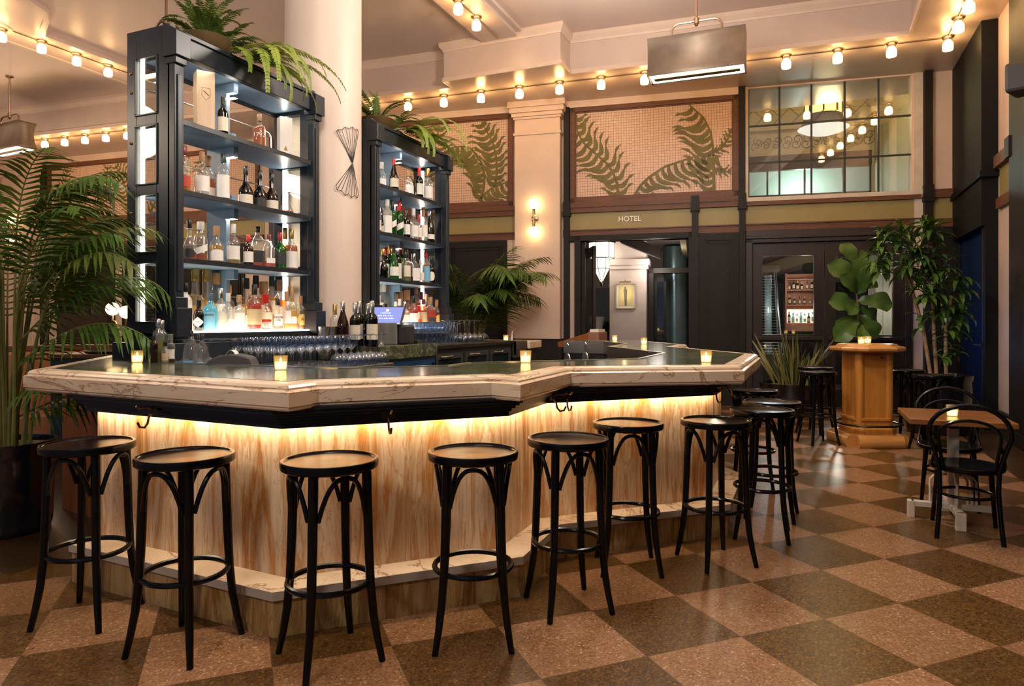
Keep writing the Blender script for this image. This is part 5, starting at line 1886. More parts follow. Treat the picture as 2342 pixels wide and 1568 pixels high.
def row_of(specs, zs, xs, where, group, key=None):
    """specs sorted left to right: (px, ytop, kind, glass, liquid, level, cap, label, style[, dx])"""
    for i, sp in enumerate(specs):
        px, ytop, kind, glass, liq, lev, cap, lab, style = sp[:9]
        dx = sp[9] if len(sp) > 9 else 0.0
        d = plane_x(px, xs + dx)
        p = at(px, HYP, d)
        h = CAMH + (HYP - ytop) * d / FPX - zs
        wp = {'wine': .125, 'burg': .142, 'whisky': .158, 'tall': .132, 'squat': .225, 'bulb': .205, 'square': .19, 'apoth': .21, 'angular': .2, 'carafe': .27}[kind]
        ang = R(-38 + random.uniform(-14, 14))
        txt = '%s bottle, %s, %s, %s from left %s' % (GW[glass], CW[cap], LW[lab], ORD[i], where)
        o = bottle((p.x, p.y, zs), h, ang, kind, glass, liq, lev, cap, lab, style, txt, group)
        if key:
            KEEP[key, i] = o


B_ = 'capblack'
# nearer unit
row_of([(510, 223, 'wine', 'dark', None, 0, B_, 'cream', 'std'), (593, 262, 'square', 'clear', 'amber', .7, 'capcork', None, 'std')], SZ[3], -3.93, 'on top shelf, nearer unit', 'bottles on the nearer shelf unit', 'A')
row_of([(408, 330, 'whisky', 'clear', 'amber', .4, 'capwine', 'redlab', 'low', -0.06), (421, 335, 'tall', 'clear', 'gold', .2, 'capwine', 'redlab', 'low'), (462, 348, 'whisky', 'clear', 'water', .5, 'capcork', 'paper', 'std'),
        (476, 358, 'whisky', 'clear', 'amber', .5, 'capcork', 'cream', 'low', -0.12), (511, 353, 'tall', 'clear', 'red', .5, 'capgreen', 'paper', 'tall'), (562, 381, 'bulb', 'dark', 'dark', .4, B_, 'cream', 'std'),
        (594, 391, 'bulb', 'dark', 'dark', .4, B_, 'blacklab', 'std'), (621, 397, 'bulb', 'brown', 'dark', .4, B_, 'cream', 'std'), (655, 412, 'carafe', 'clear', 'amber', .1, None, None, 'std')],
       SZ[2], -3.93, 'on third shelf, nearer unit', 'bottles on the nearer shelf unit', 'B')
row_of([(433, 503, 'bulb', 'clear', 'red', .2, B_, 'blacklab', 'oval'), (459, 508, 'apoth', 'clear', 'amber', .2, 'capwhite', 'paper', 'slant'), (495, 518, 'squat', 'clear', 'gold', .5, 'capcork', 'paper', 'arch'),
        (534, 513, 'whisky', 'clear', 'gold', .4, 'capwhite', 'paper', 'std'), (568, 537, 'whisky', 'brown', 'wine', .5, 'capred', 'paper', 'std'), (590, 519, 'angular', 'clear', 'amber', .4, B_, 'blacklab', 'slant', -0.1),
        (615, 537, 'angular', 'clear', 'pink', .2, 'capwine', 'paper', 'low'), (641, 532, 'whisky', 'green', None, 0, 'capred', 'blacklab', 'std'), (652, 522, 'wine', 'clear', 'gold', .6, 'capgold', 'paper', 'std', -0.08),
        (666, 525, 'whisky', 'clear', 'amber', .6, 'capgold', 'paper', 'tall')], SZ[1], -3.93, 'on second shelf, nearer unit', 'bottles on the nearer shelf unit', 'C')
row_of([(409, 610, 'wine', 'clear', 'water', .5, 'capwhite', 'paper', 'std'), (447, 614, 'bulb', 'clear', 'gold', .4, 'capgold', None, 'std'), (472, 616, 'bulb', 'clear', 'gold', .5, 'capgold', None, 'std'), (496, 625, 'apoth', 'clear', 'gold', .4, 'capcork', 'paper', 'std'),
        (520, 652, 'apoth', 'clear', 'gold', .4, 'capcork', 'cream', 'std'), (563, 637, 'bulb', 'clear', 'gold', .5, B_, 'cream', 'std'), (585, 631, 'whisky', 'clear', 'amber', .6, B_, 'tan', 'std'), (603, 645, 'squat', 'clear', 'amber', .5, 'capcork', 'cream', 'std'),
        (622, 633, 'tall', 'clear', 'gold', .6, 'capgreen', 'cream', 'std'), (640, 641, 'whisky', 'clear', 'amber', .6, 'capcork', 'cream', 'std'), (662, 655, 'apoth', 'clear', 'gold', .5, 'capcork', 'paper', 'std')],
       SZ[0], -4.10, 'in back row, nearer lowest shelf', 'bottles on the nearer shelf unit', 'D')
row_of([(424, 648, 'tall', 'frost', None, 0, B_, 'paper', 'tall'), (454, 687, 'apoth', 'dark', None, 0, B_, 'paper', 'diamond'), (481, 671, 'square', 'bluegin', None, 0, 'capbluegrey', 'bluelab', 'tall'), (505, 660, 'whisky', 'clear', 'water', .5, 'capsilver', 'cream', 'oval'),
        (522, 671, 'whisky', 'clear', 'water', .6, 'capwhite', 'paper', 'low'), (547, 675, 'square', 'clear', 'water', .6, 'capcork', 'paper', 'tall'), (582, 651, 'whisky', 'clear', 'red', .6, B_, 'tan', 'std'), (607, 673, 'squat', 'clear', 'red', .3, 'capred', 'cream', 'low'),
        (635, 684, 'square', 'clear', 'amber', .5, B_, 'paper', 'std'), (655, 667, 'wine', 'clear', 'gold', .4, 'capcork', 'paper', 'std'), (668, 668, 'wine', 'clear', 'gold', .5, 'capcork', 'paper', 'low'), (688, 677, 'whisky', 'clear', 'amber', .4, 'capcork', 'yellab', 'oval')],
       SZ[0], -3.90, 'in front row, nearer lowest shelf', 'bottles on the nearer shelf unit', 'E')
# farther unit
row_of([(873, 372, 'squat', 'clear', 'water', .3, 'capwhite', 'paper', 'std'), (901, 364, 'burg', 'brown', None, 0, 'capred', 'cream', 'std'), (935, 392, 'apoth', 'clear', 'water', .4, 'capcork', 'paper', 'std'),
        (959, 384, 'wine', 'dark', None, 0, 'capred', 'paper', 'std'), (978, 386, 'whisky', 'clear', 'water', .5, 'capgold', 'paper', 'std')], SZ[3], -3.93, 'on top shelf, farther unit', 'bottles on the farther shelf unit')
row_of([(864, 470, 'wine', 'clear', 'gold', .5, B_, 'paper', 'std', -.06), (875, 476, 'squat', 'olive', None, 0, 'capsilver', 'cream', 'oval', -.05), (886, 457, 'tall', 'frost', None, 0, 'capwhite', 'paper', 'tall'), (897, 459, 'wine', 'green', 'wine', .5, B_, 'paper', 'slant'), (913, 462, 'wine', 'green', 'wine', .5, 'capred', 'paper', 'slant'),
        (930, 480, 'wine', 'dark', None, 0, B_, 'paper', 'std'), (946, 477, 'whisky', 'clear', 'water', .5, 'capwhite', 'paper', 'std'), (958, 491, 'wine', 'clear', 'pink', .4, 'capred', 'paper', 'std'), (968, 475, 'wine', 'clear', 'water', .5, 'capcork', 'paper', 'std'), (983, 481, 'burg', 'olive', None, 0, 'capsilver', 'paper', 'low')],
       SZ[2], -3.93, 'on third shelf, farther unit', 'bottles on the farther shelf unit')
row_of([(863, 556, 'whisky', 'clear', 'oil', .5, B_, 'paper', 'std'), (876, 570, 'bulb', 'dark', None, 0, 'capgold', None, 'std', .05), (883, 566, 'wine', 'olive', None, 0, 'capred', 'paper', 'tall', -.08), (892, 560, 'wine', 'green', None, 0, 'capgold', 'paper', 'std', -.1), (901, 563, 'burg', 'green', None, 0, B_, 'paper', 'std'), (908, 561, 'wine', 'dark', None, 0, 'capsilver', 'paper', 'tall', -.06), (917, 559, 'wine', 'green', None, 0, 'capred', None, 'std', -.14),
        (930, 571, 'wine', 'clear', 'oil', .4, B_, 'cream', 'std'), (946, 580, 'square', 'clear', 'wine', .2, 'capsilver', 'paper', 'tall'), (962, 594, 'whisky', 'clear', 'water', .4, 'capwhite', 'paper', 'std'), (974, 577, 'tall', 'clear', 'amber', .6, 'capred', 'bluelab', 'tall'), (985, 588, 'whisky', 'dark', None, 0, B_, 'paper', 'oval')],
       SZ[1], -3.93, 'on second shelf, farther unit', 'bottles on the farther shelf unit')
row_of([(864, 645, 'tall', 'clear', 'water', .5, 'capwhite', 'paper', 'std'), (874, 647, 'apoth', 'clear', 'water', .5, 'capwhite', 'paper', 'std'), (885, 646, 'tall', 'clear', 'gold', .5, 'capcork', 'paper', 'low'), (905, 672, 'apoth', 'clear', 'water', .5, 'capcork', None, 'std'), (918, 667, 'wine', 'clear', 'amber', .6, 'capcork', None, 'std'), (931, 664, 'squat', 'clear', 'amber', .5, 'capcork', None, 'std'),
        (942, 660, 'whisky', 'clear', 'amber', .6, B_, 'tan', 'std'), (951, 656, 'tall', 'clear', 'red', .6, 'capcork', 'cream', 'std'), (963, 668, 'whisky', 'clear', 'red', .6, 'capwine', 'cream', 'std'), (976, 673, 'tall', 'clear', 'red', .6, 'capcork', None, 'std'), (986, 679, 'whisky', 'clear', 'amber', .6, 'capcork', 'cream', 'std')],
       SZ[0], -4.10, 'in back row, farther lowest shelf', 'bottles on the farther shelf unit')
row_of([(866, 676, 'whisky', 'frost', None, 0, 'capwhite', 'paper', 'tall'), (881, 695, 'apoth', 'clear', 'water', .4, B_, 'paper', 'std'), (905, 690, 'tall', 'clear', 'water', .6, 'capwhite', 'paper', 'oval'), (914, 684, 'whisky', 'clear', 'water', .6, 'capwhite', 'cream', 'oval'), (926, 690, 'square', 'clear', 'water', .5, 'capsilver', 'paper', 'std'),
        (945, 677, 'whisky', 'clear', 'red', .6, B_, 'paper', 'std'), (957, 700, 'squat', 'clear', 'amber', .4, 'capred', 'cream', 'low'), (968, 684, 'tall', 'clear', 'red', .6, 'capwine', 'tan', 'std'), (984, 680, 'square', 'clear', 'red', .6, 'capcork', 'blacklab', 'low'), (999, 686, 'whisky', 'clear', 'red', .5, 'capcork', 'yellab', 'oval')],
       SZ[0], -3.90, 'in front row, farther lowest shelf', 'bottles on the farther shelf unit')


def letter(o, body, size, z, mat, r, ang=0.0, par='label'):
    """small lettering standing on a bottle face (in the bottle's unit space)"""
    t = text(body, size, 0.002, 'lettering', mat, Matrix.Rotation(ang, 4, 'Z') @ Matrix.Translation((r, 0, z)) @ Matrix.Rotation(R(90), 4, 'Z') @ Matrix.Rotation(R(90), 4, 'X'), o)
    return t


letter(KEEP['A', 1], '1792', .17, .38, M['whiteglaze'], .19)
letter(KEEP['E', 1], "HENDRICK'S", .045, .29, M['ink'], .178)
letter(KEEP['E', 2], 'BOMBAY', .06, .42, M['ink'], .185)
letter(KEEP['E', 8], 'KNOB', .095, .40, M['ink'], .185)
letter(KEEP['E', 8], 'CREEK', .05, .31, M['ink'], .185)
letter(KEEP['E', 7], "Maker's\nMark", .07, .16, M['ink'], .188)
letter(KEEP['E', 11], 'M', .10, .29, M['ink'], .17)
letter(KEEP['D', 1], 'UNION', .07, .22, M['ink'], .188)

# wooden wine box and pale gift box on the top shelf
d = plane_x(467, -3.93)
p = at(467, HYP, d)
wb = empty('wine_box', (p.x, p.y, SZ[3]), R(-30), 'pale pine wine box with burnt shield mark standing on the top shelf', 'box')
h = CAMH + (HYP - 174) * d / FPX - SZ[3] + 0.02
MB().box(-0.055, 0.055, -0.06, 0.06, 0, h).build('box_body', M['boxwood'], wb, bevel=0.002)
w = MB()
sh = [(-0.028, .30), (.028, .30), (.028, .245), (.0, .215), (-.028, .245)]
w.tube([(0.0565, a, b) for a, b in sh], 0.0012, 4, True)
w.tube([(0.0565, -.018, .28), (0.0565, .018, .25)], 0.003, 4)
w.build('burnt_mark', M['stamp'], wb)
d = plane_x(651, -3.93)
p = at(651, HYP, d)
gb = empty('gift_box', (p.x, p.y, SZ[3]), R(-30), 'pale paper bottle box with gold mark at the right end of the top shelf', 'box')
h = CAMH + (HYP - 270) * d / FPX - SZ[3]
MB().box(-0.04, 0.04, -0.05, 0.05, 0, h).build('box_body', M['paper'], gb, bevel=0.002)
MB().add([(0.0405, -0.02, 0.05), (0.0405, 0.012, 0.05), (0.0405, -0.004, 0.09)], [(0, 1, 2)]).build('gold_mark', M['capgold'], gb)

# bottles of the bar across the terrace
for lv, (z0, ytop, pxs, gl, lq) in enumerate([(fz[1] + 0.001, 0.20, [1805, 1814, 1823, 1832, 1841, 1850, 1859], None, 'water'), (fz[2], 0.16, [1806, 1817, 1829, 1840, 1853], None, 'amber'), (fz[3], 0.17, [1805, 1815, 1824, 1834, 1846, 1857], None, 'red')]):
    for i, px in enumerate(pxs):
        s_ = sw(px, FYD + 0.08)
        p = MW @ Vector((s_, FYD + 0.08, z0))
        bottle(tuple(p), ytop * random.uniform(.8, 1.1), WYAW - PI / 2, random.choice(['wine', 'whisky', 'tall']), random.choice(['clear', 'clear', 'brown', 'bluegin' if lv == 0 else 'dark']), lq, .5, random.choice([B_, 'capwhite', 'capgold']), 'cream', 'std',
               '%s tiny bottle from left on %s shelf of the bar beyond the glazed door' % (ORD[i], ['the lowest', 'the middle', 'the upper'][lv]), 'bottles of the bar beyond the door')

# wine and spirits beside the till
zt = 1.10
for px, ytop, dd, kind, gl, cap, lb, txt in [
        (766, 696, 5.75, 'wine', 'clear', 'capgold', None, 'clear wine bottle with gold cork, leftmost beside the till'),
        (784, 691, 5.45, 'burg', 'brown', 'capsilver', None, 'brown wine bottle with metal stopper, beside the cocktail shakers'),
        (812, 694, 5.5, 'wine', 'olive', 'capsilver', 'cream', 'dark green wine bottle with cream and gold label, beside the till'),
        (822, 690, 5.62, 'wine', 'olive', 'capsilver', 'paper', 'dark green wine bottle with small white label, third of the wine group'),
        (842, 694, 5.6, 'wine', 'dark', 'capsilver', None, 'near-black wine bottle just behind the frontmost till bottle'),
        (851, 689, 5.42, 'wine', 'dark', 'capsilver', 'cream', 'near-black wine bottle with etched picture label, frontmost beside the till screen')]:
    p = at(px, HYP, dd)
    bottle((p.x, p.y, zt), CAMH + (HYP - ytop) * dd / FPX - zt, R(-50), kind, gl, None, 0, cap, lb, 'std', txt, 'wine bottles by the till')

# ------------------------------------------------------------------ glassware
def gl_mesh(prof, nm, seg=16, sq=None):
    o = MB().lathe(prof, seg).build(nm, M['stemglass'])
    me = o.data
    bpy.data.objects.remove(o)
    return me


WINE = gl_mesh([(0, 0.002), (0.034, 0.0), (0.034, 0.003), (0.006, 0.008), (0.004, 0.014), (0.004, 0.092), (0.010, 0.100), (0.030, 0.120), (0.039, 0.145), (0.038, 0.17), (0.031, 0.205), (0.030, 0.205), (0.037, 0.17), (0.037, 0.145), (0.028, 0.122), (0.0, 0.103)], 'wine_glass')
COUPE = gl_mesh([(0, 0.0), (0.035, 0.0), (0.035, 0.003), (0.007, 0.010), (0.0045, 0.02), (0.0045, 0.115), (0.012, 0.122), (0.035, 0.140), (0.046, 0.165), (0.044, 0.205), (0.043, 0.205), (0.045, 0.165), (0.034, 0.141), (0.0, 0.125)], 'wine_glass')
TUMB = gl_mesh([(0, 0.0), (0.028, 0.0), (0.033, 0.01), (0.037, 0.112), (0.0355, 0.112), (0.031, 0.012), (0, 0.012)], 'tumbler')


def glass(me, nm, loc, label, group, inv=False, sc=1.0):
    o = bpy.data.objects.new(nm, me)
    COL.objects.link(o)
    h = max(v.co.z for v in me.vertices)
    o.location = (loc[0], loc[1], loc[2] + (h * sc if inv else 0))
    o.scale = (sc, sc, sc)
    o.rotation_euler = (PI if inv else 0, 0, random.uniform(0, 6))
    tag(o, label, 'glass', group)
    return o


for i in range(5):
    for j in range(9):
        glass(WINE, 'wine_glass', (-3.56 + i * 0.098, 3.52 + j * 0.094 + (i % 2) * 0.04, 0.986), 'upright stemmed wine glass in the crowd on the steel drainboard', 'upright wine glasses on the drainboard')
for i in range(3):
    for j in range(5):
        glass(COUPE, 'wine_glass', (-3.62 + i * 0.11, 3.06 + j * 0.093, 0.986), 'upside-down stemmed glass at the left end of the steel drainboard', 'inverted glasses at the left of the drainboard', True)
for i in range(2):
    for j in range(6):
        glass(COUPE, 'wine_glass', (-3.05 + i * 0.11, 3.95 + j * 0.08, 0.986), 'upside-down stemmed glass at the right end of the drainboard below the till', 'inverted glasses at the right of the drainboard', True, 1.08)
for k in range(2):
    for i in range(4):
        for j in range(8):
            glass(TUMB, 'tumbler', (-3.62 + i * 0.085, 5.70 + j * 0.085, 1.071 + k * 0.1135), 'clear tumbler stacked two high in the crowd on the cooler counter', 'tumblers stacked on the cooler counter')
for i in range(3):
    for j in range(5):
        glass(COUPE, 'wine_glass', (-3.62 + i * 0.12, 6.55 + j * 0.12, 1.071), 'upside-down wine glass beside the tumblers on the cooler counter', 'inverted glasses on the cooler counter', True, 1.2)

# ------------------------------------------------------------------ till, shakers and small bar tools
pp = at(902, 775, 5.55)
tl = empty('till', (-3.40, 5.10, 1.10), R(14), 'grey point-of-sale till with tilted blue screen on the green stone counter', 'till')
MB().box(-0.12, 0.12, -0.09, 0.10, 0.0, 0.19).build('till_base', pmat('grey_plastic', (0.20, 0.19, 0.18), 0.4), tl, bevel=0.006)
MB().box(0.12, 0.22, -0.07, 0.12, 0.0, 0.17).build('card_unit', M['ink'], tl, bevel=0.02)
Mt = Matrix.Translation((0.0, -0.01, 0.245)) @ Matrix.Rotation(R(-38), 4, 'X')
o = MB().box(-0.155, 0.155, -0.012, 0.012, -0.105, 0.105).build('screen_frame', M['blacklab'], tl, bevel=0.006)
o.matrix_local = Mt
s2 = MB().box(-0.143, 0.143, -0.0135, -0.0125, -0.093, 0.093).build('screen', M['screen'], o)
w = MB()
w.box(-0.012, 0.012, -0.0145, -0.0137, 0.045, 0.07)
for q, (hw, z) in enumerate(((0.055, 0.022), (0.075, -0.008), (0.09, -0.038))):
    n = int(hw * 2 / 0.016)
    for k in range(n):
        x0 = -hw + k * 0.016
        w.box(x0, x0 + (0.008 if (k * 7 + q) % 3 else 0.004), -0.0145, -0.0137, z, z + 0.010)
w.build('screen_text', M['screenw'], o)
MB().box(-0.143, 0.143, -0.0145, -0.0137, -0.093, -0.088).build('screen_edge_glow', M['screenw'], o)
p = at(970, 775, 5.75)
w = MB().box(-0.05, 0.12, -0.12, 0.0, 0.0, 0.03)
o = w.build('menu_folder', M['ink'], loc=(-3.36, 5.42, 1.101))
o.rotation_euler = (0, 0, R(10))
tag(o, 'flat black menu folder lying beside the till', 'folder')
for i, px in enumerate((742, 757)):
    p = at(px, HYP, 5.35 + i * 0.06)
    o = MB().lathe([(0, 0), (0.036, 0), (0.045, 0.16), (0.043, 0.16), (0.034, 0.004), (0, 0.004)], 24).build('cocktail_shaker', M['steel'], loc=(p.x, p.y, 1.1))
    tag(o, ['polished steel shaker tin, left of two beside the wine bottles', 'polished steel shaker tin, right of two beside the wine bottles'][i], 'shaker')
p = at(872, HYP, 5.35)
bottle((p.x, p.y, 1.10), 0.12, 0, 'carafe', 'clear', 'water', .3, None, None, 'std', 'small round clear flask standing before the till', None)
# receipt printer on the drainboard
p = at(532, HYP, 4.02)
rp = empty('receipt_printer', (p.x, p.y, 0.985), R(28), 'dark grey curved receipt printer behind the near marble edge', 'printer')
pr = [(-0.14, 0.0), (-0.14, 0.05)] + [(-0.14 + 0.28 * k / 12, 0.05 + 0.075 * math.sin(PI * (k + 1) / 15) ** 0.7) for k in range(1, 12)] + [(0.14, 0.05), (0.14, 0.0)]
n = len(pr)
w = MB().add([(x, -0.07, z) for x, z in pr] + [(x, 0.07, z) for x, z in pr], [tuple(range(n)), tuple(range(2 * n - 1, n - 1, -1))] + [(i, n + i, n + (i + 1) % n, (i + 1) % n) for i in range(n)])
w.build('printer_case', pmat('dark_grey_plastic', (0.06, 0.055, 0.06), 0.45), rp, bevel=0.008)
w = MB().add([(-0.03 + 0.012 * k, y, 0.118 + 0.03 * math.sin(k * PI / 5)) for y in (-0.035, 0.035) for k in range(6)], [(k, k + 1, 7 + k, 6 + k) for k in range(5)])
w.build('receipt_paper', M['paper'], rp, solid=0.001)
# bitters, oils and squeeze bottles at the inner edge of the bar
for px, yb, yt, kind, gl, lq, lv, cap, lb, txt in [
        (352, 829, 762, 'wine', 'brown', None, 0, B_, None, 'small brown bitters bottle at the bar edge beside the oil bottle'),
        (362, 826, 730, 'tall', 'clear', 'oil', .5, 'capsilver', None, 'clear oil bottle with tall pourer at the inner bar edge'),
        (371, 824, 733, 'tall', 'clear', 'oil', .4, 'capsilver', None, 'second clear oil bottle with pourer, just right of its twin'),
        (378, 829, 782, 'apoth', 'clear', 'water', .3, B_, 'tan', 'squat clear dropper bottle at the inner bar edge'),
        (390, 827, 764, 'apoth', 'clear', 'wine', .3, 'capsilver', 'paper', 'cut glass dasher bottle with dark tip at the inner bar edge')]:
    d = (CAMH - 1.0515) * FPX / (yb - HYP)
    p = at(px, yb, d)
    bottle((p.x, p.y, 1.0515), (yb - yt) * d / FPX, R(-60), kind, gl, lq, lv, cap, lb, 'std', txt, 'bitters and oils at the bar edge')
for px, yt, kind, lb, txt in [(437, 757, 'angular', 'bluelab', 'clear pouring bottle with blue tape, left of two behind the bar'), (462, 766, 'angular', 'bluelab', 'clear pouring bottle with blue tape, right of two beside the printer'), (452, 764, 'wine', None, 'plain clear pouring bottle behind the two blue-taped bottles')]:
    d = 4.2 if lb else 4.36
    p = at(px, HYP, d)
    bottle((p.x, p.y, 0.985), CAMH + (HYP - yt) * d / FPX - 0.985, R(-60), kind, 'clear', 'water', .3, B_, lb, 'low', txt, 'pouring bottles behind the bar')
p = at(278, 802, 5.5)
o = MB().lathe([(0, 0), (0.23, 0), (0.255, 0.022), (0.25, 0.024), (0.228, 0.006), (0, 0.006)], 40).build('tray', M['ink'], loc=(p.x + 0.12, p.y - 0.1, 1.053))
tag(o, 'round black serving tray lying on the left end of the bar', 'tray')
TRAY = o.location.copy()
o = MB().lathe([(0, 0), (0.03, 0), (0.04, 0.085), (0.037, 0.085), (0.028, 0.005), (0, 0.005)], 20).build('cup', M['whiteglaze'], loc=(TRAY.x + 0.17, TRAY.y + 0.02, 1.06))
tag(o, 'small white cup standing on the round black tray', 'cup')
# strainers by the sink on the right inner side
st_ = empty('bar_sink', (-1.52, 5.05, 0), 0, 'low stainless cocktail sink inside the right side of the bar', 'sink')
MB().box(-0.24, 0.2, -0.5, 0.5, 0.90, 0.955).build('basin', M['steel'], st_, bevel=0.01)
MB().box(-0.22, 0.18, -0.48, 0.48, 0, 0.9).build('stand', M['mould'], st_)
for i, (x, y) in enumerate(((-1.62, 4.80), (-1.56, 5.05))):
    s3 = empty('strainer', (x, y, 0.956), R(-50), ['steel cocktail strainer leaning upright, nearer of two inside the bar', 'steel cocktail strainer leaning upright, farther of two inside the bar'][i], 'strainer')
    MB().tube([(0.05 * math.cos(k * PI / 12), 0, 0.055 + 0.05 * math.sin(k * PI / 12)) for k in range(24)], 0.006, 6, True).build('strainer_ring', M['steel'], s3)
    MB().lathe([(0.0, 0), (0.046, 0.0), (0.046, 0.003), (0, 0.003)], 20, Matrix.Translation((0, 0, 0.055)) @ Matrix.Rotation(R(90), 4, 'X')).build('strainer_plate', M['steel'], s3)
    MB().add([(-0.012, 0, 0.10), (0.012, 0, 0.10), (0.02, 0, 0.17), (0.0, 0, 0.185), (-0.02, 0, 0.17)], [(0, 1, 2, 3, 4)]).build('strainer_handle', M['steel'], s3, solid=0.004)

# ------------------------------------------------------------------ votive candles
def candle_proto():
    c = empty('votive_candle', (0, 0, 0))
    w = MB()
    n = 48
    prof = [(0.027, 0.0), (0.030, 0.006), (0.0345, 0.068), (0.0355, 0.074), (0.033, 0.074), (0.0315, 0.066), (0.0275, 0.008)]
    vs = []
    for j, (r, z) in enumerate(prof):
        for i in range(n):
            a = 2 * PI * i / n
            k = 1 + (0.025 if i % 2 and 1 <= j <= 2 else 0)
            vs.append((r * k * math.cos(a), r * k * math.sin(a), z))
    fs = [(j * n + i, j * n + (i + 1) % n, (j + 1) * n + (i + 1) % n, (j + 1) * n + i) for j in range(len(prof) - 1) for i in range(n)]
    fs.append(tuple(range(n - 1, -1, -1)))
    w.add(vs, fs, True)
    w.build('candle_glass', M['candleglass'], c)
    MB().lathe([(0, 0.008), (0.026, 0.008), (0.0285, 0.042), (0.0, 0.043)], 20).build('wax', M['wax'], c)
    MB().lathe([(0, 0.043), (0.006, 0.048), (0.004, 0.058), (0, 0.066)], 10).build('flame', M['flame'], c)
    return c


M['wax'] = emat('glowing_wax', (1.0, 0.80, 0.40), 2.6)
M['candleglass'] = glassmat('amber_ribbed_glass', (1.0, 0.94, 0.78), 0.08, 0.22, (1.0, 0.84, 0.5))
cp = candle_proto()
CN = [((314, 829), 1.0515, None, 'glowing votive candle in ribbed glass near the left end of the bar'),
      ((642, 846), 1.0515, None, 'glowing votive candle in ribbed glass above the near bar corner'),
      ((1202, 829), 1.0515, 4.10, 'glowing votive candle above the middle notch of the bar'),
      ((1615, 829), 1.0515, None, 'glowing votive candle on the right wing of the bar'),
      ((1473, 787), 1.0515, None, 'glowing votive candle on the far right run of the bar, beside the strainers'),
      ((1406, 775), 1.0515, 8.75, 'glowing votive candle at the far end of the bar, below the framed picture'),
      ((1157, 775), 1.0505, 8.95, 'glowing votive candle on the short marble end counter by the palm'),
      ((1970, 790), 1.066, 7.25, 'glowing votive candle on the oak pedestal table, left of two'),
      ((1985, 788), 1.066, 7.42, 'glowing votive candle on the oak pedestal table, right of two'),
      ((2178, 952), 0.69, None, 'glowing votive candle on the brown cafe table')]
for i, ((px, py), z, d, lab) in enumerate(CN):
    o = cp if i == 0 else copy_tree(cp)
    d = d or (CAMH - z) * FPX / (py - HYP)
    p = at(px, py, d)
    o.location = (p.x, p.y, z)
    tag(o, lab, 'candle', 'votive candles')
o = copy_tree(cp)
o.location = (TRAY.x, TRAY.y, 1.06)
tag(o, 'glowing votive candle standing on the round black tray', 'candle', 'votive candles')
for (x, y, z) in ((-3.66, 3.0, 1.2),):
    pass

# ------------------------------------------------------------------ wire fan on the round column
ws = empty('wire_sculpture', (-4.06, 5.06, 0), 0, 'black wire double fan fixed to the face of the round column', 'sculpture')
w = MB()
rc = 0.352


def cpt(px, py):
    # nearest point of the column face on that ray
    k = (px - CXP) / FPX
    dx, dy = k * CY - SY, k * SY + CY
    ox, oy = 4.06, -5.06
    a = dx * dx + dy * dy
    b = 2 * (ox * dx + oy * dy)
    c = ox * ox + oy * oy - rc * rc
    q = b * b - 4 * a * c
    t = (-b - math.sqrt(max(q, 0))) / (2 * a)
    return Vector((dx * t + 4.06, dy * t - 5.06, CAMH + (HYP - py) * t / FPX))


mid = cpt(807, 373)
for tips in ([(770, 302), (773, 296), (782, 297), (790, 290), (798, 294), (806, 290), (812, 296), (817, 295), (820, 302)],
             [(768, 424), (771, 434), (781, 436), (789, 446), (797, 443), (804, 452), (811, 446), (817, 453), (820, 445)]):
    P = [cpt(min(a, 822), b) for a, b in tips]
    w.tube(P, 0.0028, 5)
    for q in P[::1]:
        w.tube([q, (q * 0.35 + mid * 0.65), mid], 0.0024, 5)
w.build('wire', M['ink'], ws)

# ------------------------------------------------------------------ host lectern, booth and brass lamp
lc = empty('lectern', (-3.0, 9.55, 0), R(-2), 'red-brown wooden host lectern with sloping top behind the bar gap', 'lectern')
w = MB()
pr = [(-0.30, 1.0), (0.16, 1.14), (0.16, 0.93), (-0.30, 0.93)]
w.add([(x, -0.2, z) for x, z in pr] + [(x, 0.2, z) for x, z in pr], [(3, 2, 1, 0), (4, 5, 6, 7), (0, 1, 5, 4), (1, 2, 6, 5), (2, 3, 7, 6), (3, 0, 4, 7)])
w.build('desk', M['mahog'], lc, bevel=0.004)
MB().box(0.16, 0.32, -0.2, 0.2, 0.93, 1.15).build('side_box', pmat('pinkish_oak', (0.30, 0.14, 0.09), 0.4), lc, bevel=0.004)
MB().box(0.17, 0.30, -0.15, 0.15, 1.15, 1.19).build('book', M['paper'], lc)
MB().box(-0.1, 0.30, -0.15, 0.15, 0.0, 0.93).build('post', M['mahog'], lc)
bo = empty('booth_bench', at(70, HYP, 6.9) - Vector((0, 0, CAMH)), R(50), 'terracotta leather booth back with wooden cap behind the big palm', 'bench')
MB().box(-1.1, 1.0, -0.06, 0.06, 0.4, 1.0).build('backrest', M['leather'], bo, bevel=0.03)
MB().box(-1.1, 1.0, -0.55, 0.0, 0.0, 0.42).build('seat', M['leather'], bo, bevel=0.03)
MB().box(-1.12, 1.02, -0.04, 0.12, 1.0, 1.06).build('wooden_cap', M['brown'], bo, bevel=0.01)
MB().box(-1.1, 1.0, 0.06, 0.1, 0.0, 1.0).build('back_panel', M['mahog'], bo)
b2 = at(268, HYP, 6.5)
bl = empty('brass_lamp', (b2.x, b2.y, 1.0), R(23), 'brass two-arm lamp with glowing round bulbs left of the tall shelves', 'lamp')
w = MB().lathe([(0, 0.0), (0.06, 0.0), (0.06, 0.015), (0.014, 0.03), (0.012, 0.2)], 16)
w.tube([(0, 0, 0.2), (0, 0, 0.26), (-0.02, 0, 0.30), (-0.045, 0, 0.31), (-0.045, 0, 0.36)], 0.010, 8)
w.tube([(0, 0, 0.22), (0.03, 0, 0.235), (0.075, 0, 0.245), (0.085, 0, 0.27), (0.085, 0, 0.33)], 0.010, 8)
w.build('lamp_arm', M['brass'], bl)
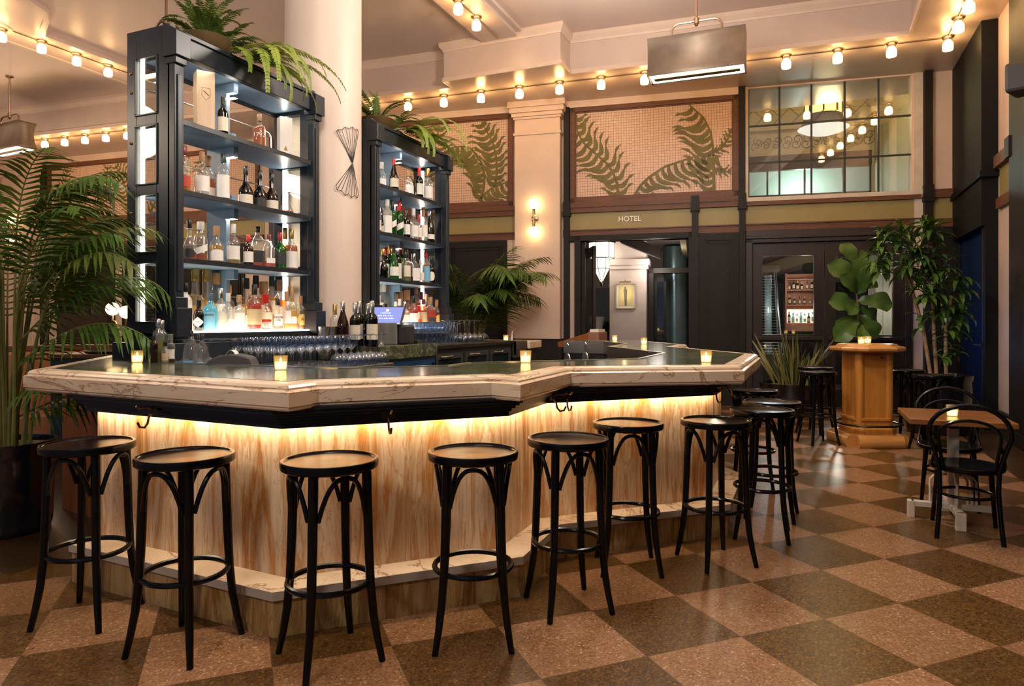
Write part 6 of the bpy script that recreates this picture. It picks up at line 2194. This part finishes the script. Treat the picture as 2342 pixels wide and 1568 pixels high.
for x, z in ((-0.045, 0.42), (0.085, 0.39)):
    MB().lathe([(0.06 * math.sin(k * PI / 12), -0.06 * math.cos(k * PI / 12) + z) for k in range(13)], 20, Matrix.Translation((x, 0, 0))).build('lamp_globe', M['bulb'], bl)
ls = empty('lamp_stand_shelf', (b2.x, b2.y, 0), R(23), 'dark service cabinet standing behind the left wing of the bar', 'cabinet')
ls.name = 'service_cabinet'
MB().box(-0.5, 0.3, -0.2, 0.2, 0, 0.96).build('cabinet_body', M['blueblack'], ls)
MB().box(-0.52, 0.32, -0.22, 0.22, 0.96, 1.0).build('wooden_top', M['brown'], ls, bevel=0.006)

# ------------------------------------------------------------------ plants
def frond(base, az, L, up, droop, n, ll, wd, bare=0.25, mb=None, rach=0.006, fold=0.5, ldroop=0.35, jit=0.1, twist=0.0):
    """one pinnate frond: arching midrib with paired leaflets"""
    mb = mb or MB()
    base = Vector(base)
    hd = Vector((math.cos(az), math.sin(az), 0))
    N = 18
    pts = []
    p = base.copy()
    ang = up
    for i in range(N + 1):
        pts.append(p.copy())
        p = p + (hd * math.cos(ang) + Vector((0, 0, 1)) * math.sin(ang)) * (L / N)
        ang -= droop / N * (0.35 + 1.3 * i / N)
    mb.cur = 1
    mb.tube(pts, [rach * (1 - 0.8 * i / N) for i in range(N + 1)], 5)
    mb.cur = 0
    side0 = Vector((0, 0, 1)).cross(hd)
    for i in range(n):
        t = bare + (1 - bare) * (i + 0.5) / n
        f = t * N
        k = min(N - 1, int(f))
        q = pts[k] + (pts[k + 1] - pts[k]) * (f - k)
        tg = (pts[k + 1] - pts[k]).normalized()
        u = (t - bare) / (1 - bare)
        l_ = ll * (0.45 + 0.75 * math.sin(min(1, u * 1.05 + 0.12) * PI) ** 0.7) * random.uniform(1 - jit, 1 + jit)
        nrm = side0.cross(tg).normalized()
        for s in (1, -1):
            d = (side0 * s * math.cos(fold) + tg * (0.55 + 0.7 * u) - nrm * (-math.sin(fold) * 0.6)).normalized()
            d = (d + Vector((random.uniform(-.08, .08), random.uniform(-.08, .08), random.uniform(-.08, .08)))).normalized()
            wv = d.cross(nrm).normalized()
            vs = []
            for m_, (e, ww) in enumerate(((0, 0.35), (0.3, 1.0), (0.65, 0.75), (1.0, 0.05))):
                c = q + d * l_ * e - Vector((0, 0, 1)) * ldroop * l_ * e * e
                vs += [c + wv * wd * ww, c - wv * wd * ww]
            mb.add(vs, [(0, 1, 3, 2), (2, 3, 5, 4), (4, 5, 7, 6)], True)
    return mb


def palm(name, loc, label, pot, fronds, mats, stems):
    root = empty(name, loc, 0, label, 'plant')
    pot(root)
    for f in stems:
        MB().tube(f[0], f[1], 6).build('stem', M['stem'], root)
    for k, a in enumerate(fronds):
        frond(**a).build('frond', [mats[k % len(mats)], M['stem']], root)
    return root


def black_pot(r, h):
    def f(root):
        MB().lathe([(0, 0), (r * .86, 0), (r * .90, 0.015), (r * .93, 0.05), (r * .99, h * .75), (r * .97, h * .88), (r * 1.02, h * .95), (r * 1.03, h), (r * .96, h), (r * .94, h * .92), (0, h * .92)], 40).build('pot', M['pot'], root)
        MB().lathe([(0, h * .93 + .01), (r * .6, h * .935 + .012), (r * .95, h * .93)], 24).build('soil', M['soil'], root)
    return f


rr = random.Random(11)
random.seed(5)
pl = at(15, HYP, 4.25)
fr, stm = [], []
for i in range(26):
    az = rr.uniform(0, 2 * PI)
    rb = rr.uniform(0.02, 0.13)
    bx, by = rb * math.cos(az), rb * math.sin(az)
    zt_ = rr.uniform(0.85, 1.45)
    lean = rr.uniform(0.04, 0.16)
    tip = (bx + lean * math.cos(az), by + lean * math.sin(az), 0.55 + (zt_ - 0.2))
    stm.append(([(bx, by, 0.50), (bx * 1.2, by * 1.2, 0.75), ((bx + tip[0]) / 2, (by + tip[1]) / 2, (0.75 + tip[2]) / 2), tip], [0.013, 0.011, 0.009, 0.007]))
    fr.append(dict(base=tip, az=az, L=rr.uniform(0.75, 1.05), up=rr.uniform(1.0, 1.42), droop=rr.uniform(1.2, 2.3), n=rr.choice([20, 24]), ll=rr.uniform(0.26, 0.34), wd=0.011, bare=0.10, rach=0.007, fold=0.35, ldroop=rr.uniform(0.3, 0.6)))
# the long fronds that reach toward the shelf unit
for az, zt_, L, up, dr in ((0.45, 1.32, 1.10, 1.08, 1.45), (0.30, 1.0, 1.0, 0.75, 1.6), (0.1, 0.8, 0.95, 0.6, 1.5), (0.75, 1.15, 1.1, 0.95, 1.9), (0.6, 0.7, 0.9, 0.5, 1.2), (1.1, 1.4, 0.9, 1.25, 1.3)):
    fr.append(dict(base=(0.05, 0.03, zt_), az=az, L=L, up=up, droop=dr, n=26, ll=0.30, wd=0.011, bare=0.08, rach=0.007, fold=0.3, ldroop=0.5))
palm('potted_palm', (pl.x, pl.y, 0), 'big feathery palm in a glossy black pot at the left of the bar', black_pot(0.26, 0.56), fr, [M['palm'], M['palm'], M['palm2']], stm)
fr, stm = [], []
for i in range(24):
    az = rr.uniform(-2.2, 1.4)
    zt_ = rr.uniform(0.9, 1.5)
    tip = (0.12 * math.cos(az), 0.12 * math.sin(az), zt_)
    stm.append(([(0.05 * math.cos(az), 0.05 * math.sin(az), 0.4), tip], [0.012, 0.008]))
    fr.append(dict(base=tip, az=az, L=rr.uniform(1.2, 1.75), up=rr.uniform(0.85, 1.4), droop=rr.uniform(1.0, 2.0), n=28, ll=rr.uniform(0.34, 0.46), wd=0.014, bare=0.12, rach=0.008, fold=0.35, ldroop=0.4))
palm('potted_palm', (-4.55, 9.1, 0), 'arching palm standing behind the farther shelf unit, fronds over the pilaster', black_pot(0.26, 0.45), fr, [M['palm'], M['palm2'], M['palm']], stm)


def fern(loc, label, up, trail, bowl=None):
    root = empty('potted_fern', loc, 0, label, 'plant', 'ferns on the shelf units')
    if bowl:
        MB().lathe([(0, 0), (0.09, 0), (0.16, 0.06), (0.19, 0.12), (0.185, 0.125), (0.15, 0.07), (0, 0.03)], 28).build('bowl', M['bowl'], root)
    for a in up:
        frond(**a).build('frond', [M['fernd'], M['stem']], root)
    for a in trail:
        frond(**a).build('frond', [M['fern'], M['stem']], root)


M['bowl'] = pmat('bronze_glazed_bowl', (0.12, 0.075, 0.03), 0.4, 0.3, 0.3)
random.seed(9)


def fern_set(n, y_tr, sc=1.0):
    up = [dict(base=(0, 0, 0.08), az=rr.uniform(0, 2 * PI), L=rr.uniform(0.34, 0.5) * sc, up=rr.uniform(0.7, 1.5), droop=rr.uniform(0.8, 1.9), n=22, ll=0.045, wd=0.008, bare=0.12, rach=0.003, fold=0.15, ldroop=0.2) for i in range(n)]
    up += [dict(base=(0.02, y_tr * 0.6, 0.06), az=rr.uniform(-1.2, 2.4), L=rr.uniform(0.3, 0.42) * sc, up=rr.uniform(0.5, 1.3), droop=rr.uniform(1.0, 2.0), n=20, ll=0.045, wd=0.008, bare=0.1, rach=0.003, fold=0.15, ldroop=0.2) for i in range(n // 2)]
    tr = []
    for i in range(16):
        tr.append(dict(base=(0.17, y_tr + rr.uniform(-.14, .12), 0.04), az=rr.uniform(-0.7, 0.9), L=rr.uniform(0.40, 0.95) * sc, up=rr.uniform(0.0, 0.45), droop=rr.uniform(1.65, 2.1), n=34, ll=0.052, wd=0.010, bare=0.08, rach=0.003, fold=0.1, ldroop=0.15))
    for i in range(3):
        tr.append(dict(base=(0.17, y_tr + 0.1, 0.05), az=rr.uniform(1.2, 1.7), L=rr.uniform(0.4, 0.5) * sc, up=0.25, droop=0.9, n=24, ll=0.04, wd=0.008, bare=0.08, rach=0.003, fold=0.1, ldroop=0.15))
    return up, tr


u_, t_ = fern_set(22, 0.20)
fern((-4.0, 3.66, 3.215), 'leafy fern in a bronze bowl on the nearer shelf unit, trailing over its front', u_, t_, True)
u_, t_ = fern_set(20, 0.36, 1.05)
fern((-4.0, 5.82, 3.215), 'leafy fern in a bronze bowl on the farther shelf unit, trailing over its front', u_, t_, True)

# snake plant in a wide black bowl
sn = empty('snake_plant', (-0.16, 10.3, 0), 0, 'spiky snake plant in a wide black bowl before the glazed door', 'plant')
MB().lathe([(0, 0), (0.24, 0), (0.30, 0.03), (0.42, 0.30), (0.45, 0.42), (0.46, 0.45), (0.43, 0.45), (0.41, 0.40), (0, 0.40)], 40).build('pot', M['pot'], sn)
MB().lathe([(0, .43), (0.25, .425), (0.415, .405)], 24).build('soil', M['soil'], sn)
w = MB()
for i in range(64):
    az = rr.uniform(0, 2 * PI)
    r0 = rr.uniform(0.02, 0.26)
    b = Vector((r0 * math.cos(az), r0 * math.sin(az), 0.41))
    h = rr.uniform(0.35, 0.85)
    lean = rr.uniform(0.05, 0.5)
    d = Vector((math.cos(az) * lean, math.sin(az) * lean, 1)).normalized()
    a2 = rr.uniform(0, PI)
    sd = Vector((math.cos(a2), math.sin(a2), 0))
    for cur, sc_ in ((1, 1.0), (0, 0.7)):
        vs = []
        for q, ww in ((0, .6), (.3, 1), (.65, .85), (.9, .4), (1.0, .03)):
            c = b + d * h * q - Vector((0, 0, 1)) * lean * h * q * q * 0.35 + Vector((math.cos(az), math.sin(az), 0)) * lean * h * q * q * 0.3 + (d.cross(sd) * 0.0015 * (1 if cur == 0 else 0))
            vs += [c + sd * 0.022 * ww * sc_, c - sd * 0.022 * ww * sc_]
        w.cur = cur
        w.add(vs, [(2 * k, 2 * k + 1, 2 * k + 3, 2 * k + 2) for k in range(4)], True)
w.build('foliage', [M['snake'], M['snakeedge'] if 'snakeedge' in M else m_leaf('yellow_leaf_margin', (0.26, 0.24, 0.06), (0.36, 0.33, 0.12))], sn)


def big_leaf(mb, base, az, pitch, L, wid, droop):
    hd = Vector((math.cos(az), math.sin(az), 0))
    sd = Vector((0, 0, 1)).cross(hd)
    n, m_ = 10, 6
    vs = []
    p = Vector(base)
    ang = pitch
    prof = [0.10, 0.42, 0.52, 0.56, 0.66, 0.84, 0.97, 1.0, 0.92, 0.68, 0.08]
    for i in range(n + 1):
        t = i / n
        up = (Vector((0, 0, 1)) * math.cos(ang) - hd * math.sin(ang))
        for j in range(m_ + 1):
            q = -1 + 2 * j / m_
            wv = 0.035 * L * math.sin(t * 14 + 1.5 * q) * abs(q) ** 1.5
            vs.append(p + sd * q * wid * prof[i] + up * (0.22 * wid * abs(q) * prof[i] + wv))
        p = p + (hd * math.cos(ang) + Vector((0, 0, 1)) * math.sin(ang)) * (L / n)
        ang -= droop / n
    fs = [(i * (m_ + 1) + j, i * (m_ + 1) + j + 1, (i + 1) * (m_ + 1) + j + 1, (i + 1) * (m_ + 1) + j) for i in range(n) for j in range(m_)]
    mb.add(vs, fs, True)


p = at(1962, HYP, 8.75)
fg = empty('fiddle_leaf_fig', (p.x, p.y, 0), 0, 'fiddle-leaf fig with broad wavy leaves behind the oak pedestal table', 'plant')
black_pot(0.2, 0.42)(fg)
MB().tube([(0, 0, 0.38), (0.02, 0.0, 1.0), (0.0, 0.02, 1.5), (-0.04, 0.0, 2.0), (-0.02, 0, 2.2)], [0.016, 0.014, 0.012, 0.009, 0.006], 8).build('trunk', M['cane'], fg)
RV, ZV, CV = Vector((CY, SY, 0)), Vector((0, 0, 1)), Vector((SY, -CY, 0))


def fig_leaf(mb, base, tip, wid, bow):
    """broad wavy leaf between two points, its face turned to the room"""
    base, tip = Vector(base), Vector(tip)
    ax = (tip - base)
    L = ax.length
    dirv = ax.normalized()
    nrm = (CV + ZV * 0.35 + dirv * 0.1).normalized()
    sd = dirv.cross(nrm).normalized()
    nrm = sd.cross(dirv).normalized()
    prof = [0.10, 0.42, 0.50, 0.54, 0.64, 0.82, 0.96, 1.0, 0.90, 0.64, 0.06]
    n, m_ = 10, 6
    vs = []
    for i in range(n + 1):
        t = i / n
        for j in range(m_ + 1):
            q = -1 + 2 * j / m_
            vs.append(base + dirv * L * t + nrm * (bow * L * math.sin(t * PI) - 0.10 * L * t * t) + sd * q * wid * prof[i] * (1 + 0.08 * math.sin(t * 17)) + nrm * (0.25 * wid * abs(q) * prof[i] + 0.03 * L * math.sin(t * 13 + q) * abs(q)))
    fs = [(i * (m_ + 1) + j, i * (m_ + 1) + j + 1, (i + 1) * (m_ + 1) + j + 1, (i + 1) * (m_ + 1) + j) for i in range(n) for j in range(m_)]
    mb.add(vs, fs, True)


fd = 8.75
for k, (bx, by, tx, ty, wp, off) in enumerate([(1957, 648, 1890, 604, 27, .10), (1960, 672, 1978, 588, 33, .05), (1957, 672, 1912, 632, 20, .18), (1957, 700, 1890, 688, 24, .12), (1962, 688, 2034, 694, 24, .10), (1962, 662, 2012, 640, 16, -.05),
                                          (1961, 725, 1900, 776, 24, .14), (1963, 738, 1958, 786, 15, .2), (1966, 720, 2004, 772, 21, .05), (1960, 718, 1916, 752, 15, -.06), (1958, 608, 1926, 556, 20, .0), (1962, 606, 1990, 572, 15, -.08), (1962, 640, 2006, 606, 18, -.12), (1964, 705, 2020, 730, 18, -.1), (1958, 690, 1925, 716, 15, .2)]):
    q0, q1 = at(bx, by, fd) - Vector((p.x, p.y, 0)), at(tx, ty, fd) - Vector((p.x, p.y, 0))
    w = MB()
    fig_leaf(w, q0, q1 + CV * off, wp * fd / FPX, 0.10)
    w.build('leaf', M['fig'], fg)
# tall dracaena with three canes
dr = empty('dracaena', (1.42, 9.35, 0), 0, 'tall glossy dracaena on bare banded canes in the right-hand corner', 'plant')
black_pot(0.36, 0.68)(dr)
canes = [[(-0.06, 0, .62), (-0.14, 0.0, 1.2), (-0.26, 0, 1.7), (-0.42, 0, 2.2)], [(0.0, 0.03, .62), (-0.03, 0.03, 1.2), (-0.05, 0, 1.75), (-0.12, 0, 2.35)], [(0.09, -0.02, .62), (0.08, -0.02, 1.15), (0.14, 0, 1.6)]]
for c in canes:
    MB().tube(c, [0.022, 0.02, 0.017, 0.012][:len(c)], 8).build('cane', M['cane'], dr)
w = MB()


def rosette(mb, c, n, L):
    c = Vector(c)
    for i in range(n):
        az = i * 2.4 + rr.uniform(-.3, .3)
        pit = rr.uniform(-0.3, 1.2)
        l_ = L * rr.uniform(.7, 1.1)
        hd = Vector((math.cos(az), math.sin(az), 0))
        sd = Vector((0, 0, 1)).cross(hd)
        pq = c + Vector((0, 0, rr.uniform(-.12, .06)))
        vs = []
        a = pit
        for k, ww in enumerate((.35, .9, 1, .7, .05)):
            vs += [pq + sd * 0.029 * ww, pq - Vector((0, 0, 0.009)) * ww, pq - sd * 0.029 * ww]
            pq = pq + (hd * math.cos(a) + Vector((0, 0, 1)) * math.sin(a)) * l_ / 4
            a -= 0.42
        fs = []
        for k in range(4):
            fs += [(3 * k, 3 * k + 1, 3 * k + 4, 3 * k + 3), (3 * k + 1, 3 * k + 2, 3 * k + 5, 3 * k + 4)]
        mb.add(vs, fs, True)


# clusters set around the canes, widest at the top left and drooping to the right
R3 = Vector((CY, SY, 0))
for (sx, z, n, L) in [(-0.66, 2.12, 18, .34), (-0.58, 1.95, 14, .30), (-0.60, 2.32, 16, .34), (-0.2, 2.42, 16, .32), (0.30, 1.78, 16, .28), (0.34, 1.5, 14, .26), (-0.42, 2.30, 24, .34), (-0.30, 2.12, 22, .32), (-0.12, 2.35, 20, .30), (-0.36, 1.95, 20, .30), (-0.16, 2.05, 22, .30), (0.0, 2.12, 20, .30), (-0.10, 1.85, 22, .30), (0.10, 1.88, 22, .30), (-0.22, 1.68, 18, .28), (0.02, 1.62, 22, .30), (0.22, 1.62, 20, .28),
                      (-0.05, 1.45, 16, .27), (0.14, 1.42, 20, .27), (0.28, 1.38, 16, .25), (0.10, 1.20, 14, .25), (0.24, 1.18, 12, .24), (-0.12, 1.32, 8, .22), (0.12, 1.0, 8, .22), (-0.02, 0.98, 6, .2), (0.20, 0.92, 5, .18)]:
    q = R3 * sx + Vector((rr.uniform(-.08, .08), rr.uniform(-.1, .1), 0))
    rosette(w, (q.x, q.y, z), n, L)
w.build('foliage', M['drac'], dr)
# planter on the terrace and greenery behind the left leaf of the glazed door
for (px, yd_, hh, lab) in ((2018, 0.46, 0.66, 'bright green plant in a planter outside the right glass door leaf'), (1775, 2.0, 0.9, 'dim leafy plant outside, behind the left glass door leaf')):
    s_ = sw(px, yd_)
    q = MW @ Vector((s_, yd_, 0))
    tp = empty('terrace_plant', q, 0, lab, 'plant')
    MB().lathe([(0, 0), (0.13, 0), (0.17, 0.42), (0.15, 0.42), (0, 0.38)], 24).build('pot', M['pot'], tp)
    for i in range(16):
        frond(base=(0, 0, 0.4), az=rr.uniform(0, 6.28), L=rr.uniform(.4, .62) * hh / .95, up=rr.uniform(.7, 1.45), droop=rr.uniform(.7, 1.8), n=14, ll=0.11, wd=0.011, bare=.15, rach=0.004).build('frond', [M['fern'] if px > 2000 else M['fernd'], M['stem']], tp)
lamp('planter_lamp', 'POINT', MW @ Vector((sw(2030, .5), .35, 1.5)), 5, (1, .95, .8), 0.05)
# hall plant
q = MW @ Vector((sw(1391, 4.6), 4.72, 0))
tp = empty('hall_plant', (q.x, q.y, 0), 0, 'dim bushy plant behind the white urn in the hall', 'plant')
MB().lathe([(0, 0), (0.09, 0), (0.12, 0.9), (0.10, 0.9), (0, 0.85)], 20).build('pot', M['pot'], tp)
for i in range(18):
    frond(base=(0, 0, 0.88), az=rr.uniform(0, 6.28), L=rr.uniform(.4, .62), up=rr.uniform(1.15, 1.5), droop=rr.uniform(.4, 1.0), n=14, ll=0.10, wd=0.016, bare=.2, rach=0.005).build('frond', [M['palm'], M['stem']], tp)
